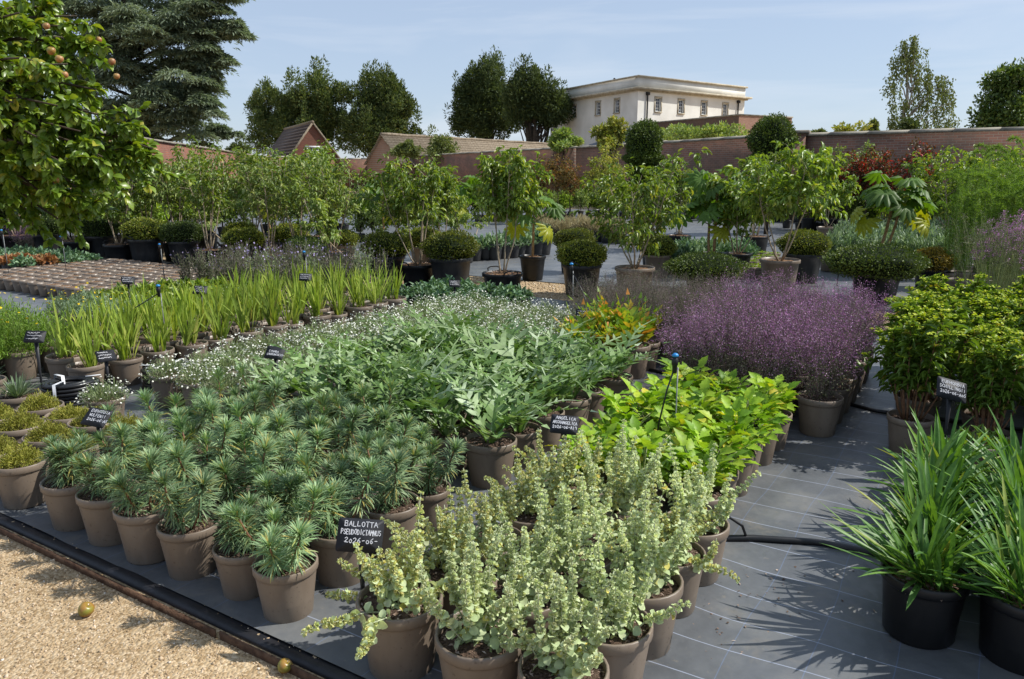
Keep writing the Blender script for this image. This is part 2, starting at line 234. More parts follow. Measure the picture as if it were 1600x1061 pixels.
# ------------------------------------------------------------------ mesh helpers
class MB:
    def __init__(s): s.v = []; s.q = []; s.t = []; s.n = 0
    def add(s, V, F):
        V = np.asarray(V, dtype=np.float64).reshape(-1, 3); s.v.append(V)
        for f in (F if isinstance(F, (list, tuple)) and len(F) and isinstance(F[0], np.ndarray) else [np.asarray(F, dtype=np.int64)]):
            if f.size == 0: continue
            (s.q if f.shape[1] == 4 else s.t).append(f + s.n)
        s.n += len(V)
    def inst(s, tmpl, loc, R, sx, sy, sz=None):
        TV, TF = tmpl; n = len(loc)
        if n == 0: return
        sx = np.broadcast_to(np.asarray(sx, float), (n,)); sy = np.broadcast_to(np.asarray(sy, float), (n,))
        sz = sy if sz is None else np.broadcast_to(np.asarray(sz, float), (n,))
        S = np.stack([sx, sy, sz], 1)
        V = np.einsum('nij,nkj->nki', R, TV[None] * S[:, None, :]) + np.asarray(loc)[:, None, :]
        k = len(TV); off = (np.arange(n) * k)[:, None, None]
        s.add(V.reshape(-1, 3), [(f[None] + off).reshape(-1, f.shape[1]) for f in TF])
    def box(s, c, d, R=None):
        x, y, z = d[0] / 2, d[1] / 2, d[2] / 2
        V = np.array([(-x, -y, -z), (x, -y, -z), (x, y, -z), (-x, y, -z), (-x, -y, z), (x, -y, z), (x, y, z), (-x, y, z)], float)
        if R is not None: V = V @ np.asarray(R).T
        s.add(V + np.asarray(c, float), np.array([(0, 3, 2, 1), (4, 5, 6, 7), (0, 1, 5, 4), (1, 2, 6, 5), (2, 3, 7, 6), (3, 0, 4, 7)]))
    def mesh(s, name, mat, smooth=False):
        me = bpy.data.meshes.new(name)
        if s.n:
            V = np.concatenate(s.v); Q = np.concatenate(s.q) if s.q else np.zeros((0, 4), int); T = np.concatenate(s.t) if s.t else np.zeros((0, 3), int)
            me.vertices.add(len(V)); me.vertices.foreach_set('co', V.astype(np.float32).ravel())
            li = np.concatenate([Q.ravel(), T.ravel()]).astype(np.int32)
            me.loops.add(len(li)); me.loops.foreach_set('vertex_index', li)
            ls = np.concatenate([np.arange(len(Q)) * 4, len(Q) * 4 + np.arange(len(T)) * 3]).astype(np.int32)
            me.polygons.add(len(ls)); me.polygons.foreach_set('loop_start', ls)
            if smooth: me.polygons.foreach_set('use_smooth', np.ones(len(ls), dtype=bool))
            me.update(calc_edges=True); me.validate()
        me.materials.append(MATS[mat]); return me

def unit(a): return a / np.maximum(np.linalg.norm(a, axis=-1, keepdims=True), 1e-9)
def frames(D, Nn):
    D = unit(np.asarray(D, float)); x = np.cross(D, Nn); bad = np.linalg.norm(x, axis=1) < 1e-4
    if bad.any(): x[bad] = np.cross(D[bad], np.array([0.3, 0.9, 0.2]))
    x = unit(x); z = np.cross(x, D); return np.stack([x, D, z], 2)
def A(*f): return [np.array(x) for x in f]
def strip(rows):            # rows: (y, halfwidth, z) last halfwidth 0 -> tip ; two wide
    V = []; Q = []; T = []
    for y, w, z in rows[:-1]: V += [(-w, y, z), (w, y, z)]
    V.append((0, rows[-1][0], rows[-1][2])); n = len(rows) - 1
    for i in range(n - 1): Q.append((2 * i, 2 * i + 1, 2 * i + 3, 2 * i + 2))
    T.append((2 * n - 2, 2 * n - 1, 2 * n))
    return np.array(V, float), [np.array(Q).reshape(-1, 4), np.array(T)]
def folded(rows, fold=0.25):  # three wide with a keel
    V = []; Q = []; T = []
    for y, w, z in rows[:-1]: V += [(-w, y, z + fold * w), (0, y, z), (w, y, z + fold * w)]
    V.append((0, rows[-1][0], rows[-1][2])); n = len(rows) - 1
    for i in range(n - 1):
        a = 3 * i; Q += [(a, a + 1, a + 4, a + 3), (a + 1, a + 2, a + 5, a + 4)]
    a = 3 * (n - 1); T += [(a, a + 1, 3 * n), (a + 1, a + 2, 3 * n)]
    return np.array(V, float), [np.array(Q).reshape(-1, 4), np.array(T)]
L_NEEDLE = strip([(0, .3, 0), (.4, .5, .03), (.8, .4, -.01), (1, 0, -.08)])
L_LANCE = folded([(0, .08, 0), (.3, .46, .03), (.65, .38, -.03), (1, 0, -.18)], .5)
L_OVAL = folded([(0, .10, 0), (.22, .40, .03), (.55, .5, .02), (.82, .30, -.05), (1, 0, -.12)], .3)
L_ROUND = folded([(0, .22, 0), (.25, .52, .05), (.65, .5, .02), (.9, .26, -.06), (1, 0, -.10)], .25)
L_QUAD = (np.array([(0, 0, 0), (.5, .5, .1), (0, 1, -.05), (-.5, .5, .1)], float), A([(0, 1, 2), (0, 2, 3)]))
L_TOOTH = folded([(0, .10, 0), (.15, .40, .03), (.22, .30, .03), (.40, .50, .02), (.50, .36, .0), (.66, .36, -.03), (.74, .22, -.05), (1, 0, -.14)], .25)
CUP = (np.array([(0, 0, 0)] + [(.5 * math.cos(a), 1, .5 * math.sin(a)) for a in np.arange(6) * math.pi / 3] , float),
       A([(0, 1 + i, 1 + (i + 1) % 6) for i in range(6)]))
STAR = (np.array([(0, 0, .15)] + [((1 if i % 2 == 0 else .6) * math.cos(i * math.pi / 5), (1 if i % 2 == 0 else .6) * math.sin(i * math.pi / 5), 0) for i in range(10)], float),
        A([(0, 1 + i, 1 + (i + 1) % 10) for i in range(10)]))
_o = [(1, 0, 0), (-1, 0, 0), (0, 1, 0), (0, -1, 0), (0, 0, 1), (0, 0, -1)]
OCTA = (np.array(_o, float), A([(0, 2, 4), (2, 1, 4), (1, 3, 4), (3, 0, 4), (2, 0, 5), (1, 2, 5), (3, 1, 5), (0, 3, 5)]))
def ico(sub=1):
    import bmesh
    b = bmesh.new(); bmesh.ops.create_icosphere(b, subdivisions=sub, radius=1)
    V = np.array([v.co[:] for v in b.verts]); F = np.array([[v.index for v in f.verts] for f in b.faces]); b.free()
    return V, [F]
ICO1 = ico(1); ICO2 = ico(2); ICO3 = ico(3)
def rdirs(n, r):
    a = r.normal(size=(n, 3)); return unit(a)
def rrot(n, r): return frames(rdirs(n, r), rdirs(n, r))
def path(base, az, l0, l1, Ln, n, r=None, wob=0.0):
    P = [np.array(base, float)]; h = Ln / n
    for i in range(n):
        t = (i + .5) / n; l = l0 + (l1 - l0) * t; a = az
        if r is not None and wob: l += r.normal() * wob; a += r.normal() * wob * 2
        P.append(P[-1] + h * np.array([math.sin(l) * math.cos(a), math.sin(l) * math.sin(a), math.cos(l)]))
    return np.array(P)
def along(P, t):
    n = len(P) - 1; x = np.clip(np.asarray(t, float), 0, .9999) * n; i = x.astype(int); f = (x - i)[:, None]
    return P[i] * (1 - f) + P[i + 1] * f, unit(P[i + 1] - P[i])
def tube(mb, P, r0, r1=None, n=5, cap=True):
    P = np.asarray(P, float); m = len(P); r1 = r0 if r1 is None else r1
    R = np.linspace(r0, r1, m) if np.isscalar(r0) else np.asarray(r0)
    T = np.gradient(P, axis=0); T = unit(T); ref = np.array([0, 0, 1.0]) if abs(T[0, 2]) < .9 else np.array([1.0, 0, 0])
    x = unit(np.cross(T[0], ref)); V = []
    for i in range(m):
        x = x - T[i] * np.dot(x, T[i]); x = x / max(np.linalg.norm(x), 1e-9); y = np.cross(T[i], x)
        for k in range(n):
            a = 2 * math.pi * k / n; V.append(P[i] + R[i] * (x * math.cos(a) + y * math.sin(a)))
    Q = [(i * n + k, i * n + (k + 1) % n, (i + 1) * n + (k + 1) % n, (i + 1) * n + k) for i in range(m - 1) for k in range(n)]
    F = [np.array(Q)]
    if cap:
        V.append(P[-1]); V.append(P[0]); c = m * n
        F.append(np.array([((m - 1) * n + k, (m - 1) * n + (k + 1) % n, c) for k in range(n)] + [((k + 1) % n, k, c + 1) for k in range(n)]))
    mb.add(np.array(V), F)
def lathe(mb, prof, n=24, c=(0, 0, 0), closed_top=False, closed_bot=True):
    V = []; m = len(prof)
    for r, z in prof:
        for k in range(n):
            a = 2 * math.pi * k / n; V.append((c[0] + r * math.cos(a), c[1] + r * math.sin(a), c[2] + z))
    F = [np.array([(i * n + k, i * n + (k + 1) % n, (i + 1) * n + (k + 1) % n, (i + 1) * n + k) for i in range(m - 1) for k in range(n)])]
    T = []
    if closed_bot: V.append((c[0], c[1], c[2] + prof[0][1])); T += [((k + 1) % n, k, len(V) - 1) for k in range(n)]
    if closed_top: V.append((c[0], c[1], c[2] + prof[-1][1])); T += [((m - 1) * n + k, (m - 1) * n + (k + 1) % n, len(V) - 1) for k in range(n)]
    if T: F.append(np.array(T))
    mb.add(np.array(V), F)
def ribbon(mb, base, az, l0, l1, Ln, Wd, n=6, fold=.3, kind='sword', twist=0.0):
    P = path(base, az, l0, l1, Ln, n); V = []
    for i in range(n + 1):
        t = i / n
        if kind == 'sword': w = Wd * (0.75 + .25 * min(1, t * 3)) * (1 if t < .6 else max(0, 1 - ((t - .6) / .4) ** 1.6))
        else: w = Wd * (0.55 + .45 * math.sin(min(1, t * 1.6) * math.pi / 2)) * (1 if t < .65 else max(0, 1 - ((t - .65) / .35) ** 2))
        tg = P[min(i + 1, n)] - P[max(i - 1, 0)]; tg = tg / np.linalg.norm(tg)
        sd = np.array([-math.sin(az), math.cos(az), 0]); tw = twist * t
        nm = np.cross(sd, tg); sd2 = sd * math.cos(tw) + nm * math.sin(tw); nm2 = np.cross(sd2, tg)
        V += [P[i] - sd2 * w / 2 + nm2 * fold * w / 2 * -1, P[i], P[i] + sd2 * w / 2 - nm2 * fold * w / 2]
    Q = []
    for i in range(n):
        a = 3 * i; Q += [(a, a + 1, a + 4, a + 3), (a + 1, a + 2, a + 5, a + 4)]
    mb.add(np.array(V), np.array(Q))

# ------------------------------------------------------------------ object helpers
ORD = ['zeroth', 'first', 'second', 'third', 'fourth', 'fifth', 'sixth', 'seventh', 'eighth', 'ninth', 'tenth', 'eleventh', 'twelfth',
       'thirteenth', 'fourteenth', 'fifteenth', 'sixteenth', 'seventeenth', 'eighteenth', 'nineteenth', 'twentieth', 'twenty-first', 'twenty-second', 'twenty-third', 'twenty-fourth', 'twenty-fifth']
def tag(o, label=None, cat=None, group=None, kind=None):
    if label: o['label'] = label
    if cat: o['category'] = cat
    if group: o['group'] = group
    if kind: o['kind'] = kind
    return o
def empty(name, loc, rz=0.0):
    o = bpy.data.objects.new(name, None); COL.objects.link(o); o.location = loc; o.rotation_euler = (0, 0, rz); o.empty_display_size = 0.1
    return o
def obj(name, me, parent=None, loc=(0, 0, 0), rot=(0, 0, 0), sc=None):
    o = bpy.data.objects.new(name, me); COL.objects.link(o); o.location = loc; o.rotation_euler = rot
    if sc is not None: o.scale = sc if hasattr(sc, '__len__') else (sc, sc, sc)
    if parent: o.parent = parent
    return o
def place(proto, name, label, cat, group, loc, rz=0.0, sc=1.0):
    e = empty(name, loc, rz); e.scale = (sc, sc, sc) if not hasattr(sc, '__len__') else sc
    tag(e, label, cat, group, 'thing')
    for part in proto:
        p = obj(part[0], part[1], e)
        for sub in part[2:]:
            q_ = obj(sub[0], sub[1], p)
            if sub[0] == 'bark_mulch': q_['kind'] = 'stuff'
        if part[0] in ('flowers', 'calyx', 'flower_heads'): p['kind'] = 'stuff'
    return e
RN = random.Random(5)
def grid(protos, name, desc, cat, group, us, vs, where, jit=.02, skip=(), scl=(.92, 1.1), rowword='row', potrot=True):
    """rows run along u (left to right in the picture), stepping back along v"""
    k = 0
    for ri, v in enumerate(vs):
        c = 0
        for ci, u in enumerate(us):
            if (ri, ci) in skip: continue
            c += 1
            s = RN.uniform(*scl)
            place(protos[k % len(protos)] if RN.random() < .6 else RN.choice(protos), name,
                  f'{desc}, {ORD[c]} from left, {ORD[ri + 1]} {rowword} {where}', cat, group,
                  W(u + RN.uniform(-jit, jit), v + RN.uniform(-jit, jit), ZF), RN.uniform(0, 6.283), s)
            k += 1
ZF = 0.012        # height of the fabric the pots stand on
def fr(a, b, st):
    n = max(1, int(round((b - a) / st))); return [a + (b - a) * i / n for i in range(n + 1)]
# ------------------------------------------------------------------ the ground
def ground_mat():
    m = bpy.data.materials.new('gravel'); nt, N, L = nodes_of(m)
    o = N.new('ShaderNodeOutputMaterial'); p = N.new('ShaderNodeBsdfPrincipled'); t = N.new('ShaderNodeTexCoord')
    v = N.new('ShaderNodeTexVoronoi'); v.inputs['Scale'].default_value = 85; L.new(t.outputs['Object'], v.inputs['Vector'])
    n = N.new('ShaderNodeTexNoise'); n.inputs['Scale'].default_value = 1.6; n.inputs['Detail'].default_value = 6; L.new(t.outputs['Object'], n.inputs['Vector'])
    s = N.new('ShaderNodeSeparateColor'); L.new(v.outputs['Color'], s.inputs['Color'])
    r = ramp(nt, [(0, (0.29, 0.20, 0.11)), (0.5, (0.45, 0.335, 0.205)), (1, (0.58, 0.46, 0.315))]); L.new(s.outputs[0], r.inputs['Fac'])
    r2 = ramp(nt, [(0.3, (0.75, 0.72, 0.66)), (0.7, (1.05, 1.04, 1.0))]); L.new(n.outputs['Fac'], r2.inputs['Fac'])
    mx = N.new('ShaderNodeMixRGB'); mx.blend_type = 'MULTIPLY'; mx.inputs['Fac'].default_value = 1; L.new(r.outputs['Color'], mx.inputs['Color1']); L.new(r2.outputs['Color'], mx.inputs['Color2'])
    L.new(mx.outputs['Color'], p.inputs['Base Color']); p.inputs['Roughness'].default_value = 0.95; p.inputs['Specular IOR Level'].default_value = 0.2
    b = N.new('ShaderNodeBump'); b.inputs['Strength'].default_value = 0.8; b.inputs['Distance'].default_value = 0.008; b.invert = True
    L.new(v.outputs['Distance'], b.inputs['Height']); L.new(b.outputs['Normal'], p.inputs['Normal']); L.new(p.outputs['BSDF'], o.inputs['Surface']); MATS['gravel'] = m
ground_mat()
def fabric_mat():
    m = bpy.data.materials.new('woven_fabric'); nt, N, L = nodes_of(m)
    o = N.new('ShaderNodeOutputMaterial'); p = N.new('ShaderNodeBsdfPrincipled'); t = N.new('ShaderNodeTexCoord')
    wn_ = N.new('ShaderNodeTexNoise'); wn_.inputs['Scale'].default_value = 1.1; wn_.inputs['Detail'].default_value = 2; L.new(t.outputs['Object'], wn_.inputs['Vector'])
    sb = N.new('ShaderNodeVectorMath'); sb.operation = 'SUBTRACT'; sb.inputs[1].default_value = (.5, .5, .5); L.new(wn_.outputs['Color'], sb.inputs[0])
    sc_ = N.new('ShaderNodeVectorMath'); sc_.operation = 'SCALE'; sc_.inputs['Scale'].default_value = 0.09; L.new(sb.outputs['Vector'], sc_.inputs[0])
    ad = N.new('ShaderNodeVectorMath'); L.new(t.outputs['Object'], ad.inputs[0]); L.new(sc_.outputs['Vector'], ad.inputs[1])
    sp = N.new('ShaderNodeSeparateXYZ'); L.new(ad.outputs['Vector'], sp.inputs['Vector'])
    def line(sock, spacing, width):
        a = N.new('ShaderNodeMath'); a.operation = 'DIVIDE'; a.inputs[1].default_value = spacing; L.new(sock, a.inputs[0])
        f = N.new('ShaderNodeMath'); f.operation = 'FRACT'; L.new(a.outputs[0], f.inputs[0])
        c = N.new('ShaderNodeMath'); c.operation = 'SUBTRACT'; c.inputs[1].default_value = .5; L.new(f.outputs[0], c.inputs[0])
        ab = N.new('ShaderNodeMath'); ab.operation = 'ABSOLUTE'; L.new(c.outputs[0], ab.inputs[0])
        lt = N.new('ShaderNodeMath'); lt.operation = 'LESS_THAN'; lt.inputs[1].default_value = width / spacing / 2; L.new(ab.outputs[0], lt.inputs[0])
        return lt.outputs[0]
    lv = line(sp.outputs['Y'], 0.205, 0.0045); lu = line(sp.outputs['X'], 0.24, 0.0035)
    n = N.new('ShaderNodeTexNoise'); n.inputs['Scale'].default_value = 2.2; n.inputs['Detail'].default_value = 8; n.inputs['Roughness'].default_value = 0.65; L.new(t.outputs['Object'], n.inputs['Vector'])
    r = ramp(nt, [(0.26, (0.066, 0.072, 0.080)), (0.5, (0.112, 0.119, 0.127)), (0.74, (0.19, 0.188, 0.178))]); L.new(n.outputs['Fac'], r.inputs['Fac'])
    n3 = N.new('ShaderNodeTexNoise'); n3.inputs['Scale'].default_value = 38; n3.inputs['Detail'].default_value = 3; L.new(t.outputs['Object'], n3.inputs['Vector'])
    r3 = ramp(nt, [(0.66, (0, 0, 0)), (0.80, (.35, .35, .35))]); L.new(n3.outputs['Fac'], r3.inputs['Fac'])
    m0 = N.new('ShaderNodeMixRGB'); m0.inputs['Color2'].default_value = (0.26, 0.22, 0.16, 1); L.new(r3.outputs['Color'], m0.inputs['Fac']); L.new(r.outputs['Color'], m0.inputs['Color1'])
    n5 = N.new('ShaderNodeTexNoise'); n5.inputs['Scale'].default_value = 3.4; n5.inputs['Detail'].default_value = 11; n5.inputs['Roughness'].default_value = .72; n5.inputs['Distortion'].default_value = .6; L.new(t.outputs['Object'], n5.inputs['Vector'])
    r5 = ramp(nt, [(0.56, (0, 0, 0)), (0.70, (.55, .55, .55))]); L.new(n5.outputs['Fac'], r5.inputs['Fac'])
    m5 = N.new('ShaderNodeMixRGB'); m5.inputs['Color2'].default_value = (0.20, 0.175, 0.14, 1); L.new(r5.outputs['Color'], m5.inputs['Fac']); L.new(m0.outputs['Color'], m5.inputs['Color1']); m0 = m5
    m1 = N.new('ShaderNodeMixRGB'); m1.inputs['Color2'].default_value = (0.34, 0.38, 0.48, 1); L.new(m0.outputs['Color'], m1.inputs['Color1'])
    f1 = N.new('ShaderNodeMath'); f1.operation = 'MULTIPLY'; f1.inputs[1].default_value = .7; L.new(lv, f1.inputs[0]); L.new(f1.outputs[0], m1.inputs['Fac'])
    m2 = N.new('ShaderNodeMixRGB'); m2.inputs['Color2'].default_value = (0.16, 0.24, 0.42, 1); L.new(m1.outputs['Color'], m2.inputs['Color1'])
    f2 = N.new('ShaderNodeMath'); f2.operation = 'MULTIPLY'; f2.inputs[1].default_value = .28; L.new(lu, f2.inputs[0]); L.new(f2.outputs[0], m2.inputs['Fac'])
    L.new(m2.outputs['Color'], p.inputs['Base Color']); p.inputs['Roughness'].default_value = 0.44; p.inputs['Specular IOR Level'].default_value = 0.5
    w1 = N.new('ShaderNodeTexNoise'); w1.inputs['Scale'].default_value = 5; w1.inputs['Detail'].default_value = 3; L.new(t.outputs['Object'], w1.inputs['Vector'])
    b = N.new('ShaderNodeBump'); b.inputs['Strength'].default_value = 0.8; b.inputs['Distance'].default_value = 0.02; L.new(w1.outputs['Fac'], b.inputs['Height'])
    L.new(b.outputs['Normal'], p.inputs['Normal']); L.new(p.outputs['BSDF'], o.inputs['Surface']); MATS['woven_fabric'] = m
fabric_mat()
mb = MB(); S = 700
mb.add([(-S, -60, 0), (S, -60, 0), (S, S, 0), (-S, S, 0)], np.array([(0, 1, 2, 3)]))
tag(obj('ground', mb.mesh('ground', 'gravel')), kind='structure')

def sheet(u0, u1, v0, v1, st, amp, seed):
    r = np.random.default_rng(seed); nu = int((u1 - u0) / st) + 1; nv = int((v1 - v0) / st) + 1
    U, V = np.meshgrid(np.linspace(u0, u1, nu), np.linspace(v0, v1, nv)); Z = np.zeros_like(U)
    for k in range(9):
        a = r.uniform(0, 6.28); f = r.uniform(1.5, 7); ph = r.uniform(0, 6.28)
        Z += (np.sin(f * (U * math.cos(a) + V * math.sin(a)) + ph + .8 * np.sin(U * 2.3 + k)) * .5 + .5) ** 4 * amp / 3
    Z += 0.006
    Z = np.minimum(Z, 0.0115 + .010 * np.clip((Z - .0115) / .01, 0, 1))
    P = np.stack([U, V, Z], 2).reshape(-1, 3); i = np.arange(nu * nv).reshape(nv, nu)
    F = np.stack([i[:-1, :-1], i[:-1, 1:], i[1:, 1:], i[1:, :-1]], 2).reshape(-1, 4)
    m = MB(); m.add(P, F); return m
fab = obj('weed_fabric', sheet(-20, 7, 1.585, 8.45, .05, .018, 1).mesh('weed_fabric', 'woven_fabric', True), rot=(0, 0, -GA))
tag(fab, kind='structure')
fab2 = obj('weed_fabric', sheet(-34, 9, 9.8, 30, .25, .006, 2).mesh('weed_fabric', 'woven_fabric', True), rot=(0, 0, -GA)); tag(fab2, kind='structure')
# fold of the fabric along the gravel path, and the steel strip in front of it
mb = MB(); n = 160; uu = np.linspace(-20, 7, n); rr = np.random.default_rng(3)
wob = np.cumsum(rr.normal(0, .0012, n)); wob -= np.linspace(0, wob[-1], n)
prof = [(-.045, .002), (-.042, .012), (-.028, .020), (-.008, .019), (.012, .014), (.030, .0122)]
V = [(u, 1.585 + a + wob[i], z + .003 * math.sin(u * 4) * (z > .0135)) if z > .01 else (u, 1.585 + a + wob[i], z) for i, u in enumerate(uu) for a, z in prof]
k = len(prof); mb.add(V, np.array([(i * k + j, (i + 1) * k + j, (i + 1) * k + j + 1, i * k + j + 1) for i in range(n - 1) for j in range(k - 1)]))
obj('fabric_fold', mb.mesh('fabric_fold', 'plastic_black', True), fab)
mb = MB()
for i in range(9): mb.box((-19.4 + i * 2.9 + 1.3, 1.497 + .004 * math.sin(i * 2.1), .012), (2.88, .006, .040))
tag(obj('edging_strip', mb.mesh('edging_strip', 'rusty_steel'), rot=(0, 0, -GA)), 'thin rusty steel edging strip between sandy gravel and black fabric', 'edging')
# loose gravel
def stones(mb, n, uv, seed, smin, smax, zoff=0.0):
    r = np.random.default_rng(seed); P = uv(r, n); s = r.uniform(smin, smax, len(P)) * r.uniform(.7, 1.2, len(P))
    loc = np.stack([P[:, 0], P[:, 1], zoff + s * .10], 1); mb.inst(OCTA, loc, rrot(len(P), r), s * r.uniform(.8, 1.3, len(P)), s, s * r.uniform(.5, .9, len(P)))
mb = MB()
def near(r, n):
    u = r.uniform(-5.2, -1.2, n); d = r.uniform(0, 1, n) ** 1.0 * 1.9; return np.stack([u, 1.49 - d], 1)
stones(mb, 24000, near, 4, .0022, .0065); stones(mb, 2600, near, 5, .005, .010)
def edge(r, n): return np.stack([r.uniform(-5.5, -1.2, n), 1.56 + np.abs(r.normal(0, .05, n))], 1)
stones(mb, 260, edge, 6, .003, .008, .012)
stones(mb, 9000, lambda r, n: np.stack([r.uniform(-13, 0, n), r.uniform(8.5, 9.75, n)], 1), 7, .008, .018)
tag(obj('loose_gravel', mb.mesh('loose_gravel', 'pebbles'), rot=(0, 0, -GA)), 'loose sandy gravel chippings on the paths', 'gravel', kind='stuff')
mb = MB()
r = np.random.default_rng(8); n = 1100
P = np.stack([np.concatenate([r.normal(-.78, .10, n // 2), r.uniform(-.8, .1, n // 2)]), r.uniform(2.0, 7, n), np.full(n, .0135)], 1)
mb.inst(L_QUAD, P, frames(np.stack([r.normal(size=n), r.normal(size=n), np.zeros(n)], 1), np.tile([0, 0, 1.], (n, 1)) + r.normal(0, .2, (n, 3))), r.uniform(.003, .011, n), r.uniform(.005, .020, n))
tag(obj('leaf_litter', mb.mesh('leaf_litter', 'chips'), rot=(0, 0, -GA)), 'dry brown leaf litter scattered on the fabric aisle', 'leaf litter', kind='stuff')

# ------------------------------------------------------------------ walls and buildings
def seg_frame(a, b):
    d = Vector((b[0] - a[0], b[1] - a[1], 0)); return d.length, math.atan2(d.y, d.x)
def garden_wall(name, a, b, h0, h1, mat, label, thick=.36, cop=1.1):
    Ln, ang = seg_frame(a, b); root = empty(name, (a[0], a[1], 0), ang); tag(root, label, 'wall', 'garden walls')
    m = MB(); t = thick / 2
    V = [(0, -t, 0), (Ln, -t, 0), (Ln, t, 0), (0, t, 0), (0, -t, h0), (Ln, -t, h1), (Ln, t, h1), (0, t, h0)]
    m.add(V, np.array([(0, 3, 2, 1), (4, 5, 6, 7), (0, 1, 5, 4), (1, 2, 6, 5), (2, 3, 7, 6), (3, 0, 4, 7)])); obj('brickwork', m.mesh('brickwork', mat), root)
    n = max(2, int(Ln / cop)); st = Ln / n; c = MB()
    x = st / 2 - .008; y = t + .07
    c.add([(-x, -y, 0), (x, -y, 0), (x, y, 0), (-x, y, 0), (-x, -y, .05), (x, -y, .05), (x, 0, .11), (-x, 0, .11), (x, y, .05), (-x, y, .05)],
          [np.array([(0, 3, 2, 1), (0, 1, 5, 4), (4, 5, 6, 7), (7, 6, 8, 9), (2, 3, 9, 8)]), np.array([(1, 2, 8), (1, 8, 6), (1, 6, 5), (3, 0, 4), (3, 4, 7), (3, 7, 9)])])
    cm = c.mesh('coping_stone', 'coping')
    for i in range(n):
        xx = (i + .5) * st; z = h0 + (h1 - h0) * xx / Ln
        obj('coping_stone', cm, root, (xx, RN.uniform(-.012, .012), z + .002 + RN.uniform(-.012, .012)), (0, -math.atan2(h1 - h0, Ln), RN.uniform(-.008, .008)))
    return root
WH = 2.72
def wtop(px, py): # where a wall top seen at this place stands
    Y = (WH + .1 - EYE) * FPX / (268 - py); return at(px, py, Y * .985)
pA = wtop(1590, 203); pB = wtop(1240, 213); pC = wtop(905, 231); pD = wtop(690, 242); pE = wtop(585, 247.5)
pA = pB + (pA - pB) * 1.5
garden_wall('garden_wall', pB, pA, WH, WH, 'brick_wall', 'brown brick garden wall behind the red-leaved trees at right')
pB2 = pB + Vector((-.4, .9, 0)); pC2 = pC
garden_wall('garden_wall', pC2, pB2, WH, WH + .02, 'brick_wall', 'brick garden wall with stone coping below the cream house')
garden_wall('garden_wall', pE, pC2 + Vector((-.1, .25, 0)), WH, WH, 'brick_wall', 'far brick garden wall running below the long stone roof')
pF = wtop(520, 247.5); pG = wtop(400, 244); pH = wtop(240, 222)
garden_wall('garden_wall', pF + Vector((.1, .2, 0)), pE + Vector((0, .2, 0)), WH - .06, WH - .06, 'brick_wall', 'short far brick wall closing the corner between barn and gabled building')
garden_wall('garden_wall', pG, pF, WH, WH - .05, 'brick_red', 'red brick wall below the gabled brick building')
garden_wall('garden_wall', pH + (pH - pG) * .25, pG, WH + .05, WH, 'brick_red', 'red brick wall with pale coping beside the apple tree')
# brick pier with a dark stone ledge where two walls meet
root = empty('wall_pier', (pB.x, pB.y - .1, 0), rad(-25)); tag(root, 'square brown brick pier joining two walls beside clipped dome', 'pier')
m = MB(); m.box((0, 0, 1.40), (.75, .75, 2.80)); obj('pier_shaft', m.mesh('pier_shaft', 'brick_wall'), root)
m = MB(); m.box((0, 0, 2.855), (.92, .92, .10)); obj('pier_cap', m.mesh('pier_cap', 'coping'), root)

def face_wall(length, z0, z1, opens, mat, name, parent, loc, ang, depth=.22):
    """one facade with real openings; local x along the wall, outside is -y"""
    xs = sorted({0, length} | {x for o in opens for x in (o[0], o[1])}); zs = sorted({z0, z1} | {z for o in opens for z in (o[2], o[3])})
    m = MB()
    for i in range(len(xs) - 1):
        for j in range(len(zs) - 1):
            cx, cz = (xs[i] + xs[i + 1]) / 2, (zs[j] + zs[j + 1]) / 2
            if any(o[0] < cx < o[1] and o[2] < cz < o[3] for o in opens): continue
            m.add([(xs[i], 0, zs[j]), (xs[i + 1], 0, zs[j]), (xs[i + 1], 0, zs[j + 1]), (xs[i], 0, zs[j + 1])], np.array([(0, 1, 2, 3)]))
    for a, b, c, d in opens:
        m.add([(a, 0, c), (b, 0, c), (b, 0, d), (a, 0, d), (a, depth, c), (b, depth, c), (b, depth, d), (a, depth, d)],
              np.array([(0, 4, 5, 1), (1, 5, 6, 2), (2, 6, 7, 3), (3, 7, 4, 0)]))
    return obj(name, m.mesh(name, mat), parent, loc, (0, 0, ang))
